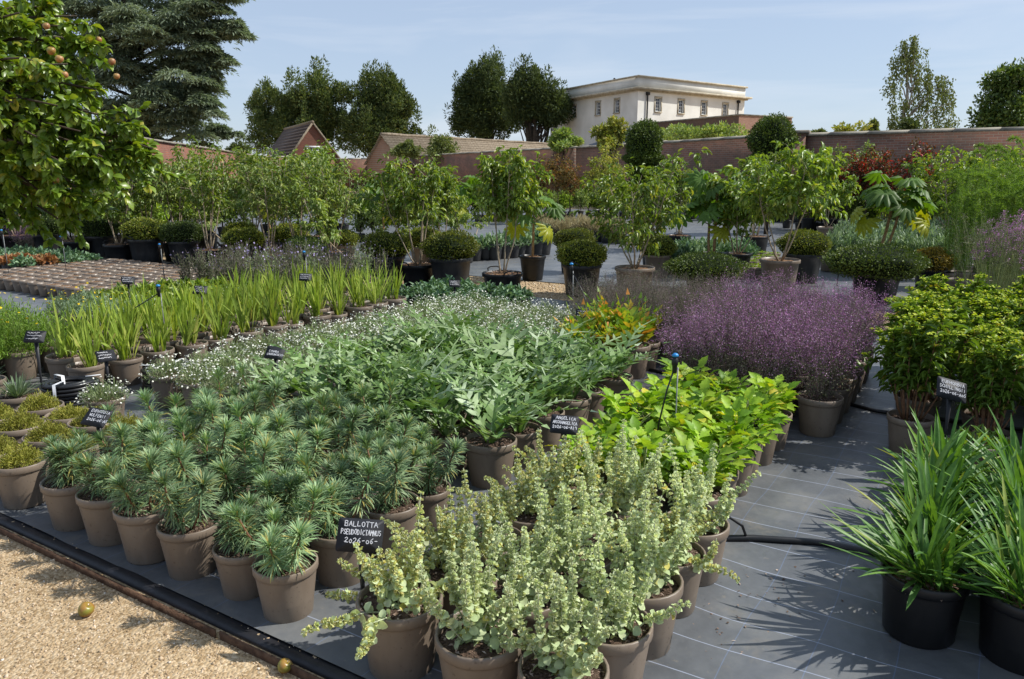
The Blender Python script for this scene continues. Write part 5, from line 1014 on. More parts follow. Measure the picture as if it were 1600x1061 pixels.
# ------------------------------------------------------------------ mid-ground: clipped domes and potted trees
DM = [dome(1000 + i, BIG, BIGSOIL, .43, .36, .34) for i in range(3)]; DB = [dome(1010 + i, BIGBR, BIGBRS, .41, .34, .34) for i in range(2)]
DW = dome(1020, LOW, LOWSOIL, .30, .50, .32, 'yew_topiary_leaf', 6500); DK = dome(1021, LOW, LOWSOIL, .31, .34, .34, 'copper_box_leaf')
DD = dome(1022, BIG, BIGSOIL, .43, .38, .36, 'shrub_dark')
domes = [(605, 447, DM[0], 1.0, 'clipped box dome in dusty black tub at the path edge, right of the irises'), (705, 455, DM[1], 1.08, 'clipped box dome in wide black tub behind the hellebores'),
 (663, 422, DB[0], 1.0, 'clipped box dome in brown tub half hidden behind white stems'), (908, 462, DM[2], 1.08, 'clipped box dome in black tub behind the white daisies'),
 (897, 427, DM[0], .95, 'clipped box dome showing just above another dome, centre'), (1026, 434, DB[1], .95, 'clipped box dome in brown tub right of the spreading tree'),
 (480, 440, DD, .95, 'dark clipped dome behind the left irises'), (455, 414, DM[2], 1.0, 'clipped dome behind the dark dome left of centre'), (540, 412, DB[0], .8, 'small clipped dome in dark tub behind the U-stemmed tree'),
 (385, 424, DM[1], 1.0, 'clipped dome above the lilac wisps'), (380, 403, DM[0], .9, 'far clipped dome just above the lilac-wisp dome'), (290, 415, DD, 1.0, 'dark clipped dome right of the bare pot mat'),
 (232, 415, DM[2], 1.08, 'clipped dome left of the pale bare-stemmed tree'), (240, 398, DM[1], 1.0, 'far clipped dome peeping over the left domes'), (160, 405, DD, 1.1, 'dark dome under the apple boughs'), (80, 402, DD, 1.1, 'dark dome low under the apple tree'),
 (1100, 472, DW, 1.0, 'wide dark spreading dome behind the purple cloud'), (1252, 442, DM[1], 1.05, 'clipped box dome right of the slender tree, in black tub'), (1365, 472, DW, 1.2, 'broad flat clipped mound below the large-leaved plant'),
 (1452, 452, DK, .95, 'coppery yellow clipped dome beside the feathery plants'), (1020, 420, DM[0], .8, 'small clipped dome behind the spreading tree')]
from math import tan
def gpt(px, py):
    q1 = at(px, py, 1.0); d = q1 - Vector((0, 0, EYE)); t = EYE / -d.z; return Vector((d.x * t, d.y * t, 0))
for px, py, pr_, s, lab in domes:
    q = gpt(px, py); q.z = ZF; place(pr_, 'clipped_dome', lab, 'topiary', 'clipped domes in tubs', q, RN.uniform(0, 6), s * RN.uniform(.86, .98))
MT = {}
def T(key, *a, **k):
    if key not in MT: MT[key] = multistem(*a, **k)
    return MT[key]
LZ, BZ = .315, .42
spec = [
 (785, 467, T('a', 1101, LOW, LOWSOIL, LZ, 1.78, .75, 3600, low=.5), 1.0, 'dense upright multi-stem tree in low black tub on the path edge, centre'),
 (655, 450, T('b', 1102, LOW, LOWSOIL, LZ, 1.74, 1.0, 3200, low=.5), 1.0, 'white-stemmed multi-stem tree in low black tub between two domes'),
 (565, 440, T('c', 1103, LOW, LOWSOIL, LZ, 1.75, .9, 3200, 'tree_leaf_soft', .075, .034, nst=2, ustem=True, low=.4, thick=.016), 1.0, 'U-stemmed pale-barked tree behind the irises'),
 (425, 430, T('d', 1104, LOW, LOWSOIL, LZ, 1.80, 1.0, 2600, 'tree_leaf_soft', .08, .036, low=.4), 1.0, 'many-stemmed pale tree in low tub left of the irises'),
 (330, 422, T('e', 1105, LOW, LOWSOIL, LZ, 1.84, 1.0, 2600, 'tree_leaf', .075, .034, low=.4), 1.0, 'pale-stemmed tree right of the dark dome pair'),
 (190, 413, T('f', 1106, LOW, LOWSOIL, LZ, 1.6, 1.3, 3600, 'tree_leaf', .06, .03, low=.3, nst=4), 1.05, 'short-trunked bushy tree in black tub left of the beige path gap'),
 (990, 470, T('g', 1107, BIGBR, BIGBRS, BZ, 1.70, 1.75, 4600, low=.25, nst=6), 1.0, 'wide spreading drooping-leaved tree right of centre'),
 (1215, 457, T('h', 1108, BIGBR, BIGBRS, BZ, 1.78, 1.2, 3000, low=.45, nst=4, ll=.1, lw=.045), 1.05, 'open slender-stemmed tree above the purple cloud'),
 (1150, 435, T('i', 1109, MIDP, MIDS, .35, 1.45, 1.2, 2600, low=.35, nst=4, ll=.1, lw=.045), 1.05, 'bushy drooping tree left of the slender tree'),
 (692, 426, T('a', 0), .86, 'leafy upright tree behind the white-stemmed tree'), (1178, 397, T('a', 0), 1.05, 'far dense tree in front of the second clipped ball'), (505, 398, T('a', 0), 1.1, 'far upright tree right of the gabled building'), (735, 402, T('c', 0), .95, 'far pale tree left of the dense upright tree'), (1060, 392, T('b', 0), .95, 'far open tree between the tiered yews'),
 (520, 425, T('d', 0), 1.0, 'leafy pale tree between the irises and far pots'),
 (470, 418, T('e', 0), 1.02, 'second leafy pale tree from the irises'), (370, 412, T('c', 0), 1.02, 'pale tree behind the lilac wisps'), (280, 408, T('d', 0), 1.05, 'pale leafy tree below the far red wall'),
 (235, 405, T('b', 0), 1.05, 'leafy tree right of the apple boughs'), (120, 408, T('f', 0), 1.1, 'bushy tree under the apple boughs'),
 (440, 398, T('b', 0), 1.1, 'far leafy tree below the gabled building'), (320, 396, T('e', 0), 1.1, 'far leafy tree below the dark cedar edge'),
 (400, 396, T('d', 0), 1.12, 'far bushy tree in front of the red brick wall'),
 (30, 400, T('f', 0), 1.2, 'bushy dark tree at the left edge'), (70, 395, T('i', 0), 1.3, 'drooping tree behind the left edge tub'),
 (1290, 382, T('h', 0), .9, 'small open tree in black tub on the far fabric'),
 (1480, 395, T('g', 0), 1.15, 'spreading tree in front of the wall left of the feathery plants'), (1540, 385, T('i', 0), 1.35, 'tall drooping tree by the wall at far right')]
for px, py, pr_, s, lab in spec:
    q = gpt(px, py); q.z = ZF; place(pr_, 'potted_tree', lab, 'potted tree', 'potted multi-stem trees', q, RN.uniform(0, 6), s)

# rice-paper plants: every big leaf is a part
def palm_leaf(old=False, seed=0):
    r = np.random.default_rng(seed); m = MB(); nl = 9; V = [(0, 0, 0)]; n = nl * 6
    for i in range(n + 1):
        a = -2.45 + 4.9 * i / n; ph = (i % 6) / 6; lob = .60 + .40 * (1 - abs(ph * 2 - 1)) ** .8; rr = .25 * lob * (1 - .10 * abs(a) / 2.45) * (1 + .03 * r.normal()); 
        x, y = rr * math.sin(a), rr * math.cos(a); V.append((x * .5, y * .5 + .02, .028 - .02 * (1 - lob))); V.append((x, y + .02, -.085 * (rr / .25) ** 2 - .02 * (1 - lob)))
    F = [(1 + 2 * i, 2 + 2 * i, 4 + 2 * i, 3 + 2 * i) for i in range(n)]; Tt = [(0, 1 + 2 * i, 3 + 2 * i) for i in range(n)]
    m.add(np.array(V), [np.array(F), np.array(Tt)]); return m.mesh('leaf', 'rice_leaf_old' if old else 'rice_leaf', True)
PLF = [palm_leaf(seed=i) for i in range(3)]; PLO = palm_leaf(True, 5)
def rice_plant(label, loc, trunks, pot, soil, z0, seed, old=2, ls=1.0, nleaf=11):
    r = np.random.default_rng(seed); root = empty('rice_paper_plant', loc); tag(root, label, 'potted plant', 'large-leaved rice-paper plants')
    for part in (pot, soil):
        p = obj(part[0], part[1], root)
        for s in part[2:]: obj(s[0], s[1], p)
    for ti, (lean, az, Ln, rd) in enumerate(trunks):
        P = path((.07 * (ti - .5) * (len(trunks) > 1), 0, z0 - .02), az, lean, lean * .2, Ln, 6, r, .03); m = MB(); tube(m, P, rd, rd * .85, 8); tr = obj('trunk', m.mesh('trunk', 'bark_tan', True), root)
        for k in range(nleaf):
            a = k * GOLD + r.uniform(-.3, .3); lowr = k >= nleaf - old; l0 = (1.5 if lowr else .35 + .085 * k) + r.uniform(-.1, .1); Lp = r.uniform(.22, .44) * ls
            Pp = path(P[-1] - np.array([0, 0, .012 * k]), a, l0, l0 + .35, Lp, 4); m = MB(); tube(m, Pp, .008, .006, 5); obj('petiole', m.mesh('petiole', 'stem_green'), root)
            o = obj('leaf', PLO if lowr else PLF[k % 3], root, Pp[-1]); s = r.uniform(.75, 1.1) * ls
            o.rotation_euler = Vector((math.cos(a), math.sin(a), -(r.uniform(-.1, .35) + .035 * k + (1.1 if lowr else 0)))).to_track_quat('Y', 'Z').to_matrix().to_4x4().__matmul__(Matrix.Rotation(r.normal(0, .4), 4, 'Y')).to_euler(); o.scale = (s, s, s)
rice = [(1372, 432, [(.30, .2, .88, .026), (.42, -.1, .70, .022)], MIDP, MIDS, .34, 1, 3, 1.15, 'two-stemmed rice-paper plant with broad umbrella leaves and a hanging yellow leaf'),
        (832, 438, [(.05, 1.0, .62, .020)], MIDP, MIDS, .34, 2, 2, .95, 'single-stemmed large-leaved plant in black pot on the path edge'),
        (1110, 432, [(.10, 2.6, .58, .022), (.02, 1.0, .95, .024)], MIDP, MIDS, .34, 3, 1, 1.05, 'two pale-stemmed large-leaved plant behind the wide dark dome'),
        (600, 408, [(.08, 1.0, .75, .020)], MIDP, MIDS, .34, 4, 1, 1.1, 'far large-leaved plant above the box dome left of centre'), (715, 396, [(.05, 2.0, .75, .02)], MIDP, MIDS, .34, 5, 1, 1.1, 'far large-leaved plant left of the dense upright tree'),
        (425, 405, [(.05, 2.0, .8, .02)], MIDP, MIDS, .34, 6, 1, 1.1, 'far large-leaved plant among the pale trees at left')]
for px, py, tk, po, so, z0, sd, ol, ls, lab in rice:
    q = gpt(px, py); q.z = ZF; rice_plant(lab, q, tk, po, so, z0, sd, ol, ls)
# tall tiered topiary by the wall
def tiers(label, px, pyb, parts_px, Y, seed):
    b = gpt(px, pyb) if Y is None else at(px, 330, Y); b.z = ZF; root = empty('tiered_topiary', b); tag(root, label, 'topiary', 'tiered yew topiary by the wall'); k = b.y / FPX; r = np.random.default_rng(seed)
    m = MB(); tube(m, [(0, 0, 0), (0, 0, 1.0), (0, 0, 2.6)], .06, .03, 6); obj('trunk', m.mesh('trunk', 'bark_dark'), root)
    for i, (py, rx, ry) in enumerate(parts_px):
        z = at(px, py, b.y).z; d = dome(seed + i, None, None, z - ry * k * 2 * .42, rx * k, ry * k * 2, 'yew_topiary_leaf', 5200, .06)
        p = obj('crown_tier', d[0][1], root); obj(d[0][2][0], d[0][2][1], p)
tiers('tall clipped yew with round ball on stacked tiers, left of two', 1004, 330, [(222, 27, 27), (248, 30, 10), (268, 26, 10), (290, 26, 10)], 21, 1300)
tiers('tall clipped yew with round ball on stacked tiers, right of two', 1199, 330, [(218, 35, 29), (250, 34, 10), (272, 30, 12), (298, 30, 12)], 20, 1310)
# trees trained in front of the wall
STD = [standard(1400 + i, MIDP, MIDS, .34, 2.1, .85, .42, 1500, lf) for i, lf in enumerate(('leaf_bronze', 'leaf_red', 'tree_leaf_soft', 'leaf_gold'))]
for i, (px, Y, k, s, lab) in enumerate(((845, 24, 0, .95, 'bronze-leaved standard tree before the wall, left'), (872, 25, 0, 1.0, 'bronze-leaved standard tree before the wall, right'), (890, 24, 0, .9, 'thin bronze standard tree next to the wall corner'),
    (940, 24.5, 3, 1.15, 'yellow-green standard tree left of the tiered yew'), (955, 23.5, 3, 1.0, 'smaller yellow-green standard tree beside the tiered yew'), (1300, 20.5, 2, 1.05, 'green standard tree at the pier by the red-leaved trees'), (1322, 20, 1, 1.0, 'red-leaved standard tree before the wall, leftmost'), (1352, 20, 1, 1.05, 'red-leaved standard tree before the wall, second'),
    (1345, 21, 2, 1.1, 'green feathery standard behind the red-leaved trees'), (1378, 19.5, 1, 1.02, 'red-leaved standard tree before the wall, third'), (1425, 19, 1, 1.12, 'red-leaved standard tree before the wall, rightmost'), (1265, 21, 2, 1.0, 'green standard tree right of the clipped ball'))):
    q = at(px, 330, Y); q.z = ZF; place(STD[k], 'standard_tree', lab, 'potted tree', 'standard trees before the wall', q, i * 1.3, s)
# rows of pots on the far fabric
GB = [mound(1500 + i, BLKS, BSOILS, .16, .15, .22, 420, .09, .008, 'grass_beige', up=1.2) for i in range(2)]
FG = [mound(1510 + i, BLKS, BSOILS, .16, .15, .17, 300, .06, .018, lf) for i, lf in enumerate(('shrub_grey', 'shrub_lime', 'shrub_blue', 'shrub_dark'))]
def row(proto, name, desc, group, a, b, n, s=1.0, where='', jit=.1):
    pa, pb = gpt(*a), gpt(*b)
    for i in range(n):
        q = pa + (pb - pa) * (i / max(1, n - 1)); place(proto[i % len(proto)], name, f'{desc}, {ORD[i + 1]} from left {where}', 'potted plant', group, (q.x + RN.uniform(-jit, jit) * .3, q.y + RN.uniform(-jit, jit), ZF), RN.uniform(0, 6), s * RN.uniform(.92, 1.1))
for j in range(3): row(GB, 'potted_beige_grass', 'beige dry grass in black pot', 'beige grasses on the far fabric', (858 - 6 * j, 373 - 4 * j), (968, 381 - 4 * j), 12, 1.35, f'in {ORD[j + 1]} grass row')
for j in range(2): row([FG[0]], 'potted_grey_plant', 'low grey-green pot plant', 'grey-green pots on the far fabric', (795, 388 - 9 * j), (855, 374 - 5 * j), 11, 1.1, f'in {ORD[j + 1]} row of far pots')
row([FG[0], FG[2]], 'potted_grey_shrub', 'grey-green shrub on the near edge of far fabric', 'grey shrubs on the far fabric', (712, 412), (850, 398), 11, 1.5, 'behind the low tubs')
for j in range(3): row([FG[0], FG[2]], 'potted_grey_shrub', 'grey-green bushy pot', 'grey bushes behind the wide dark dome', (1030 + 10 * j, 428 - 7 * j), (1150 + 8 * j, 426 - 7 * j), 10, 1.35, f'in {ORD[j + 1]} row behind the wide dome')
SV = [mound(1530 + i, POT, SOIL[i], SZ, .19, .30, 700, .07, .016, 'shrub_grey', stems=.8) for i in range(2)]
for j in range(6): row(SV, 'potted_silver_bush', 'silvery-leaved bushy pot', 'silver bushes under the umbrella leaves', (1296 + 4 * j, 425 - 9 * j), (1476 + 2 * j, 432 - 9.5 * j), 13, 1.15, f'in {ORD[j + 1]} silver row')
TRAY = mound(1540, POTS, SOILS, .15, .09, .04, 260, .03, .008, 'shrub_lime')
for j in range(6): row([TRAY], 'potted_seedling', 'low green seedling in small brown pot', 'seedlings left of the slender tree', (1150 + 2 * j, 437 - 5 * j), (1205 + 1 * j, 437 - 5 * j), 6, 1.05, f'in {ORD[j + 1]} seedling row', .02)
FAR = [standard(1560 + i, BLKS, BSOILS, .18, hh, .30, .30, 900, lf, .07, .03) for i, (hh, lf) in enumerate(((1.0, 'tree_leaf_soft'), (1.1, 'shrub_dark'), (.9, 'shrub_lime'), (1.2, 'tree_leaf')))]
for j, (a, b_, n, s) in enumerate((((590, 352), (800, 346), 15, 1.1), ((800, 342), (960, 337), 13, 1.0), ((960, 341), (1240, 347), 20, 1.0), ((1230, 358), (1500, 372), 18, 1.1), ((560, 380), (700, 372), 8, .95), ((250, 372), (560, 362), 18, 1.25), ((-40, 392), (250, 384), 16, 1.3))):
    row(FAR, 'potted_shrub', 'dark leafy shrub in black pot', 'shrubs in black pots along the far side', a, b_, n, s, f'in the {("row under the barn roof", "row under the bronze trees", "row under the tiered yews", "row under the red-leaved trees", "short row behind box dome", "row behind the pale trees", "row behind the apple tree")[j]}', .4)
# hedge mass at the very left
for i, (px, py, hh) in enumerate(((15, 395, 1.9), (-25, 400, 2.0))):
    q = gpt(px, py); q.z = ZF; d = dome(1600 + i, LOW, LOWSOIL, .3, .62, 1.25, 'shrub_dark', 5200, .07); place(d, 'clipped_column', f'dark evergreen bush at the left picture edge, {ORD[i + 1]} from the right', 'shrub', 'evergreens at the left edge', q, i)
q = gpt(38, 392); q.z = ZF; e = empty('upturned_pot', q); tag(e, 'pale grey stone planter under the apple tree', 'planter')
m = MB(); lathe(m, [(.19, 0), (.19, .06), (.17, .07), (.20, .52), (.25, .53), (.25, .60), (.21, .60), (.18, .45)], 24); obj('planter_body', m.mesh('planter_body', 'stone_trim', True), e)
# feathery tall plants at the right
def feathery(seed, Hh=1.3):
    r = np.random.default_rng(seed); st = MB(); lf = MB()
    for k in range(7):
        a = r.uniform(0, 6.28); P = path((.05 * math.cos(a), .05 * math.sin(a), SZ), a, r.uniform(0, .12), r.uniform(.0, .15), Hh * r.uniform(.6, 1.05) * .92, 8, r, .02); tip = path(P[-1], a, .4, 2.2, Hh * .16, 4); P = np.concatenate([P, tip[1:]]); tube(st, P, .004, .0015, 4, False)
        n = 700; t = r.uniform(.08, 1, n); B, T_ = along(P, t); D = unit(rdirs(n, r) + np.array([0, 0, .35])); lf.inst(L_NEEDLE, B, frames(D, rdirs(n, r)), .0045, .042 * r.uniform(.6, 1.3, n))
    return [POT, SOIL[seed % 3], ('stem', st.mesh('stem', 'stem_green')), ('foliage', lf.mesh('foliage', 'fennel_leaf'))]
FT = [feathery(1700 + i, 1.32 + .10 * i) for i in range(3)]
k = 0
for Y, xs, s in ((10.5, (1478, 1498, 1520, 1545, 1570, 1596, 1620), 1.08), (9.7, (1500, 1535, 1560, 1585, 1612), 1.10), (11.4, (1505, 1530, 1556, 1582, 1606), 1.12), (8.9, (1545, 1580, 1615), 1.08), (12.3, (1540, 1570, 1600), 1.15)):
    for px in xs:
        q = at(px, 430, Y); q.z = ZF; k += 1; place(FT[k % 3], 'potted_feathery_plant', f'tall feathery bright green plant at right, {ORD[k]} counting rows from nearest the coppery dome', 'potted plant', 'tall feathery plants at the right', q, k, s * RN.uniform(.82, 1.08))
def verbena(seed):
    r = np.random.default_rng(seed); st = MB(); fl = MB()
    for k in range(26):
        a = r.uniform(0, 6.28); l = r.uniform(0, .45); P = path((.05 * math.cos(a), .05 * math.sin(a), SZ), a, l, l * .7, r.uniform(.5, .85), 5, r, .05); tube(st, P, .003, .002, 4, False)
        for b in range(4):
            q, T_ = along(P, [r.uniform(.7, 1)]); E_ = q[0] + unit(T_[0] + r.normal(0, .35, 3)) * r.uniform(.05, .14); tube(st, [q[0], E_], .0015, .001, 3, False); m = 14; fl.inst(L_QUAD, E_ + r.normal(0, .012, (m, 3)), rrot(m, r), .009, .012)
    return [POT, SOIL[seed % 3], ('stem', st.mesh('stem', 'stem_green')), ('flowers', fl.mesh('flowers', 'purple_leaf' if seed % 2 else 'purple_flower'))]
VB = [verbena(1750 + i) for i in range(2)]
k = 0
for Y, xs in ((7.2, (1545, 1575, 1605, 1635)), (7.7, (1530, 1560, 1590, 1620)), (8.2, (1545, 1575, 1605))):
    for px in xs:
        q = at(px, 470, Y); q.z = ZF; k += 1; place(VB[k % 2], 'potted_verbena', f'wiry purple-tipped verbena at right edge, {ORD[k]} counting rows from the front', 'potted plant', 'purple verbenas at the right', q, k, 1.05)

# ------------------------------------------------------------------ the apple tree at the left
def apple_tree():
    r = np.random.default_rng(77); base = Vector((-4.45, 5.3, 0)); root = empty('apple_tree', base); tag(root, 'apple tree with hanging leafy boughs and ripening apples at left', 'tree')
    st = MB(); lf = MB(); tr = limb(st, (0, 0, 0), (.15, -.05, 1.5), .11, .085, r, .0, 5); hub = np.array([.15, -.05, 1.5]); spots = []
    tips = [(30, 20, 4.8), (90, 40, 5.0), (120, 25, 5.3), (40, 90, 4.6), (105, 100, 4.9), (140, 75, 5.1), (20, 160, 4.6), (90, 165, 4.7), (150, 140, 5.0), (60, 215, 4.7), (125, 205, 4.8), (178, 185, 5.0), (205, 215, 5.2), (30, 265, 4.9), (100, 255, 4.8), (160, 245, 4.9), (215, 250, 5.2), (70, 305, 5.0), (130, 300, 5.0), (185, 285, 5.2), (235, 268, 5.4), (95, 345, 5.2), (130, 340, 5.1), (55, 335, 5.3), (10, 310, 5.2), (170, 265, 5.3),
            (238, 232, 5.15), (246, 248, 5.15), (-60, 60, 4.8), (-70, 180, 4.9), (-120, 120, 5.2), (-50, 270, 5.1), (-140, 250, 5.4), (20, -60, 5.0), (90, -50, 5.2), (-60, -60, 5.2), (60, -120, 5.4), (-200, 60, 5.6), (-220, 200, 5.8), (10, 60, 5.8), (80, 130, 5.8), (20, 210, 5.9), (120, 60, 6.0), (60, 10, 5.6), (0, 120, 5.4), (60, 270, 5.6), (-40, 340, 5.6)]
    for px, py, Y in tips:
        q = np.array(at(px, py, Y) - base); P = limb(st, hub + r.normal(0, .06, 3) + np.array([0, 0, r.uniform(-.2, .4)]), q, .026, .005, r, .16, 8)
        for b in range(9):
            p0, T_ = along(P, [r.uniform(.5, 1)]); d = unit(T_[0] * .7 + r.normal(0, .6, 3) + np.array([0, 0, -.1])); Pb = path(p0[0], math.atan2(d[1], d[0]), math.acos(np.clip(d[2], -1, 1)), math.acos(np.clip(d[2], -1, 1)) + r.uniform(-.2, .5), r.uniform(.14, .34), 4, r, .06); tube(st, Pb, .005, .002, 4, False)
            n = 42; t = r.uniform(.05, 1, n); B, T2 = along(Pb, t); D = unit(rdirs(n, r) * .8 + T2 * .5 + np.array([0, 0, -.35])); s = r.uniform(.6, 1.15, n)
            lf.inst(L_OVAL, B, frames(D, rdirs(n, r) * .55 + np.array([.25, -.1, .8])), .042 * s, .070 * s); spots.append(Pb[-1])
    obj('trunk', st.mesh('trunk', 'bark_dark', True), root); obj('crown', lf.mesh('crown', 'apple_leaf'), root)
    return base
apple_tree()
def apple_mesh(mat):
    m = MB(); prof = [(.001, .006), (.010, .001), (.019, .004), (.028, .018), (.031, .032), (.028, .045), (.018, .054), (.008, .053), (.002, .048)]; lathe(m, prof, 16, closed_top=True, closed_bot=False); tube(m, [(0, 0, .048), (.002, 0, .062)], .0015, n=4); return m.mesh('apple', mat, True)
AR = apple_mesh('apple_ripe'); AG = apple_mesh('apple')
for i, (px, py, Y) in enumerate(((75, 46, 4.55), (92, 98, 4.62), (104, 122, 4.62), (176, 102, 5.0), (183, 124, 5.0), (153, 67, 5.1), (243, 241, 5.2), (250, 256, 5.2), (81, 86, 4.55), (90, 287, 4.75))):
    q = at(px, py, Y); o = obj('hanging_apple', AR if i < 8 else AG, None, q, (RN.uniform(-.4, .4), RN.uniform(-.4, .4), 0), RN.uniform(.62, .78))
    tag(o, f'{"orange-red" if i < 8 else "green"} apple hanging in the tree, {ORD[i + 1] if i < 8 else ORD[i - 7]} of its colour from top', 'apple', 'apples on the tree')
for (px, py), lab in (((130, 962), 'green fallen apple lying on the open gravel'), ((440, 1050), 'green fallen apple beside the steel edging strip')):
    q = gpt(px, py); q.z = .004; tag(obj('fallen_apple', AG, None, q, (.5, .3, 1), .78 if px > 300 else .9), lab, 'apple', 'fallen apples')

# ------------------------------------------------------------------ hose coils, pipes, sprinklers, signs
def coil(label, u, v, R, turns, layers, rp=.0125, ties=3, rz=0.0):
    root = empty('hose_coil', W(u, v, ZF), rz); tag(root, label, 'hose coil', 'coils of black irrigation hose'); m = MB(); r = np.random.default_rng(int(R * 1000) + turns)
    for L_ in range(layers):
        rr = R - L_ * rp * 2.02; P = []
        for k in range(turns * 26 + 1):
            a = 6.2832 * k / 26; z = rp + rp * 1.98 * k / 26; wob_ = .004 * math.sin(a * .37 + L_ * 2) + .003 * math.sin(k * .05); P.append(((rr + wob_) * math.cos(a), (rr + wob_) * math.sin(a), z))
        tube(m, P, rp, n=6)
    obj('hose', m.mesh('hose', 'hose_black', True), root); H_ = rp * 2 * (turns + 1) + .006
    for t in range(ties):
        a = 6.2832 * t / ties + .5; c, s = math.cos(a), math.sin(a); ri, ro = R - layers * rp * 2.0, R + rp + .006; tm_ = MB(); s2 = np.array([-s, c, 0]) * .011
        prof = [(ri, .002), (ro, .002), (ro + .002, H_ * .5), (ro, H_), (ri, H_), (ri - .002, H_ * .5), (ri, .002)]; V = []
        for (q, z) in prof: p = np.array([c * q, s * q, z]); V += [p - s2, p + s2]
        tm_.add(np.array(V), np.array([(2 * i, 2 * i + 1, 2 * i + 3, 2 * i + 2) for i in range(len(prof) - 1)])); obj('tie', tm_.mesh('tie', 'tie_white'), root)
coil('nearest tall coil of black hose with white ties, beside the mossy pots', -5.17, 2.66, .165, 8, 3)
coil('second coil of black hose with white ties, in front of the irises', -5.15, 3.36, .165, 6, 3, rz=.8)
coil('low coil of black hose further along the irises', -5.14, 4.22, .17, 3, 3, rz=1.7)
coil('farthest low coil of black hose by the irises', -5.14, 4.62, .17, 3, 3, rz=2.9)
def hose(name, label, pts, r_, z=.03):
    P = np.array([tuple(W(u, v, zz)) for u, v, zz in pts]); t = np.linspace(0, len(P) - 1, len(P) * 6); i = np.clip(t.astype(int), 0, len(P) - 2); f = (t - i)[:, None]; f = f * f * (3 - 2 * f) * .3 + f * .7; Q = P[i] * (1 - f) + P[i + 1] * f
    m = MB(); tube(m, Q, r_, n=8); return tag(obj(name, m.mesh(name, 'hose_black', True)), label, 'hose', 'irrigation hoses')
hose('irrigation_pipe', 'thick black irrigation pipe crossing the near aisle', [(-1.6, 3.02, .03), (-1.2, 3.02, .03), (-.95, 3.06, .03), (-.75, 3.19, .03), (-.5, 3.30, .03), (-.2, 3.335, .03), (.1, 3.33, .03), (.6, 3.335, .03), (1.6, 3.33, .03)], .016)
hose('irrigation_pipe', 'thin black irrigation tube looping up from the near pipe', [(-.775, 3.17, .045), (-.79, 3.16, .09), (-.85, 3.12, .14), (-.95, 3.06, .15), (-1.1, 3.02, .10), (-1.25, 3.02, .05)], .006)
hose('irrigation_pipe', 'black irrigation pipe crossing the far aisle by the purple cloud', [(-2.3, 5.70, .03), (-.9, 5.62, .03), (-.55, 5.48, .03), (-.3, 5.50, .03), (.5, 5.56, .03), (1.6, 5.6, .03)], .014)
def sprinkler(label, px, py_top, Y, ground=None, bend=(-.16, 0), hgt=None):
    tp = at(px, py_top, Y); root = empty('sprinkler', (tp.x, tp.y, ZF)); tag(root, label, 'sprinkler', 'sprinklers on stakes'); H_ = tp.z - ZF
    m = MB(); tube(m, [(0.018, 0, 0), (.018, 0, H_ * .5), (.016, 0, H_ - .06)], .0035, n=6); obj('stake', m.mesh('stake', 'rod_grey'), root)
    m = MB(); tube(m, [(bend[0] * 1.0, bend[1], .02), (bend[0] * .98, bend[1], H_ * .22), (bend[0] * .8, bend[1] * .8, H_ * .48), (bend[0] * .4, bend[1] * .4, H_ * .74), (0, 0, H_ - .06)], .0045, n=6); obj('feed_tube', m.mesh('feed_tube', 'hose_black', True), root)
    m = MB(); lathe(m, [(.008, -.09), (.012, -.085), (.013, -.05), (.017, -.045), (.017, -.02), (.012, -.012), (.010, -.008)], 12, (0, 0, H_), closed_top=True); tube(m, [(-.012, 0, H_ - .01), (-.012, 0, H_ + .022), (0, 0, H_ + .028), (.012, 0, H_ + .022), (.012, 0, H_ - .01)], .0025, n=4); obj('sprinkler_head', m.mesh('sprinkler_head', 'plastic_black', True), root)
    m = MB(); lathe(m, [(.008, -.006), (.016, -.003), (.018, .004), (.012, .012), (.004, .015)], 12, (0, 0, H_), closed_top=True); obj('nozzle', m.mesh('nozzle', 'plastic_blue', True), root)
sprinkler('sprinkler with blue nozzle standing among the lime-green angelicas', 1055, 556, 3.75, bend=(-.09, -.02))
sprinkler('sprinkler with blue nozzle rising from the irises at left', 247, 447, 6.3, bend=(-.45, -.15)); sprinkler('sprinkler with blue nozzle before the dark dome behind irises', 475, 394, 8.3, bend=(-.05, 0))
sprinkler('sprinkler with blue nozzle among the white daisies', 893, 413, 6.9, bend=(.20, -.3)); sprinkler('sprinkler with blue nozzle before the left clipped dome', 249, 382, 10.4, bend=(.03, 0)); sprinkler('sprinkler with blue nozzle at the left picture edge', 2, 360, 11.0, bend=(.02, 0)); sprinkler('sprinkler with blue nozzle under the apple tree', 95, 370, 11.2, bend=(.02, 0))
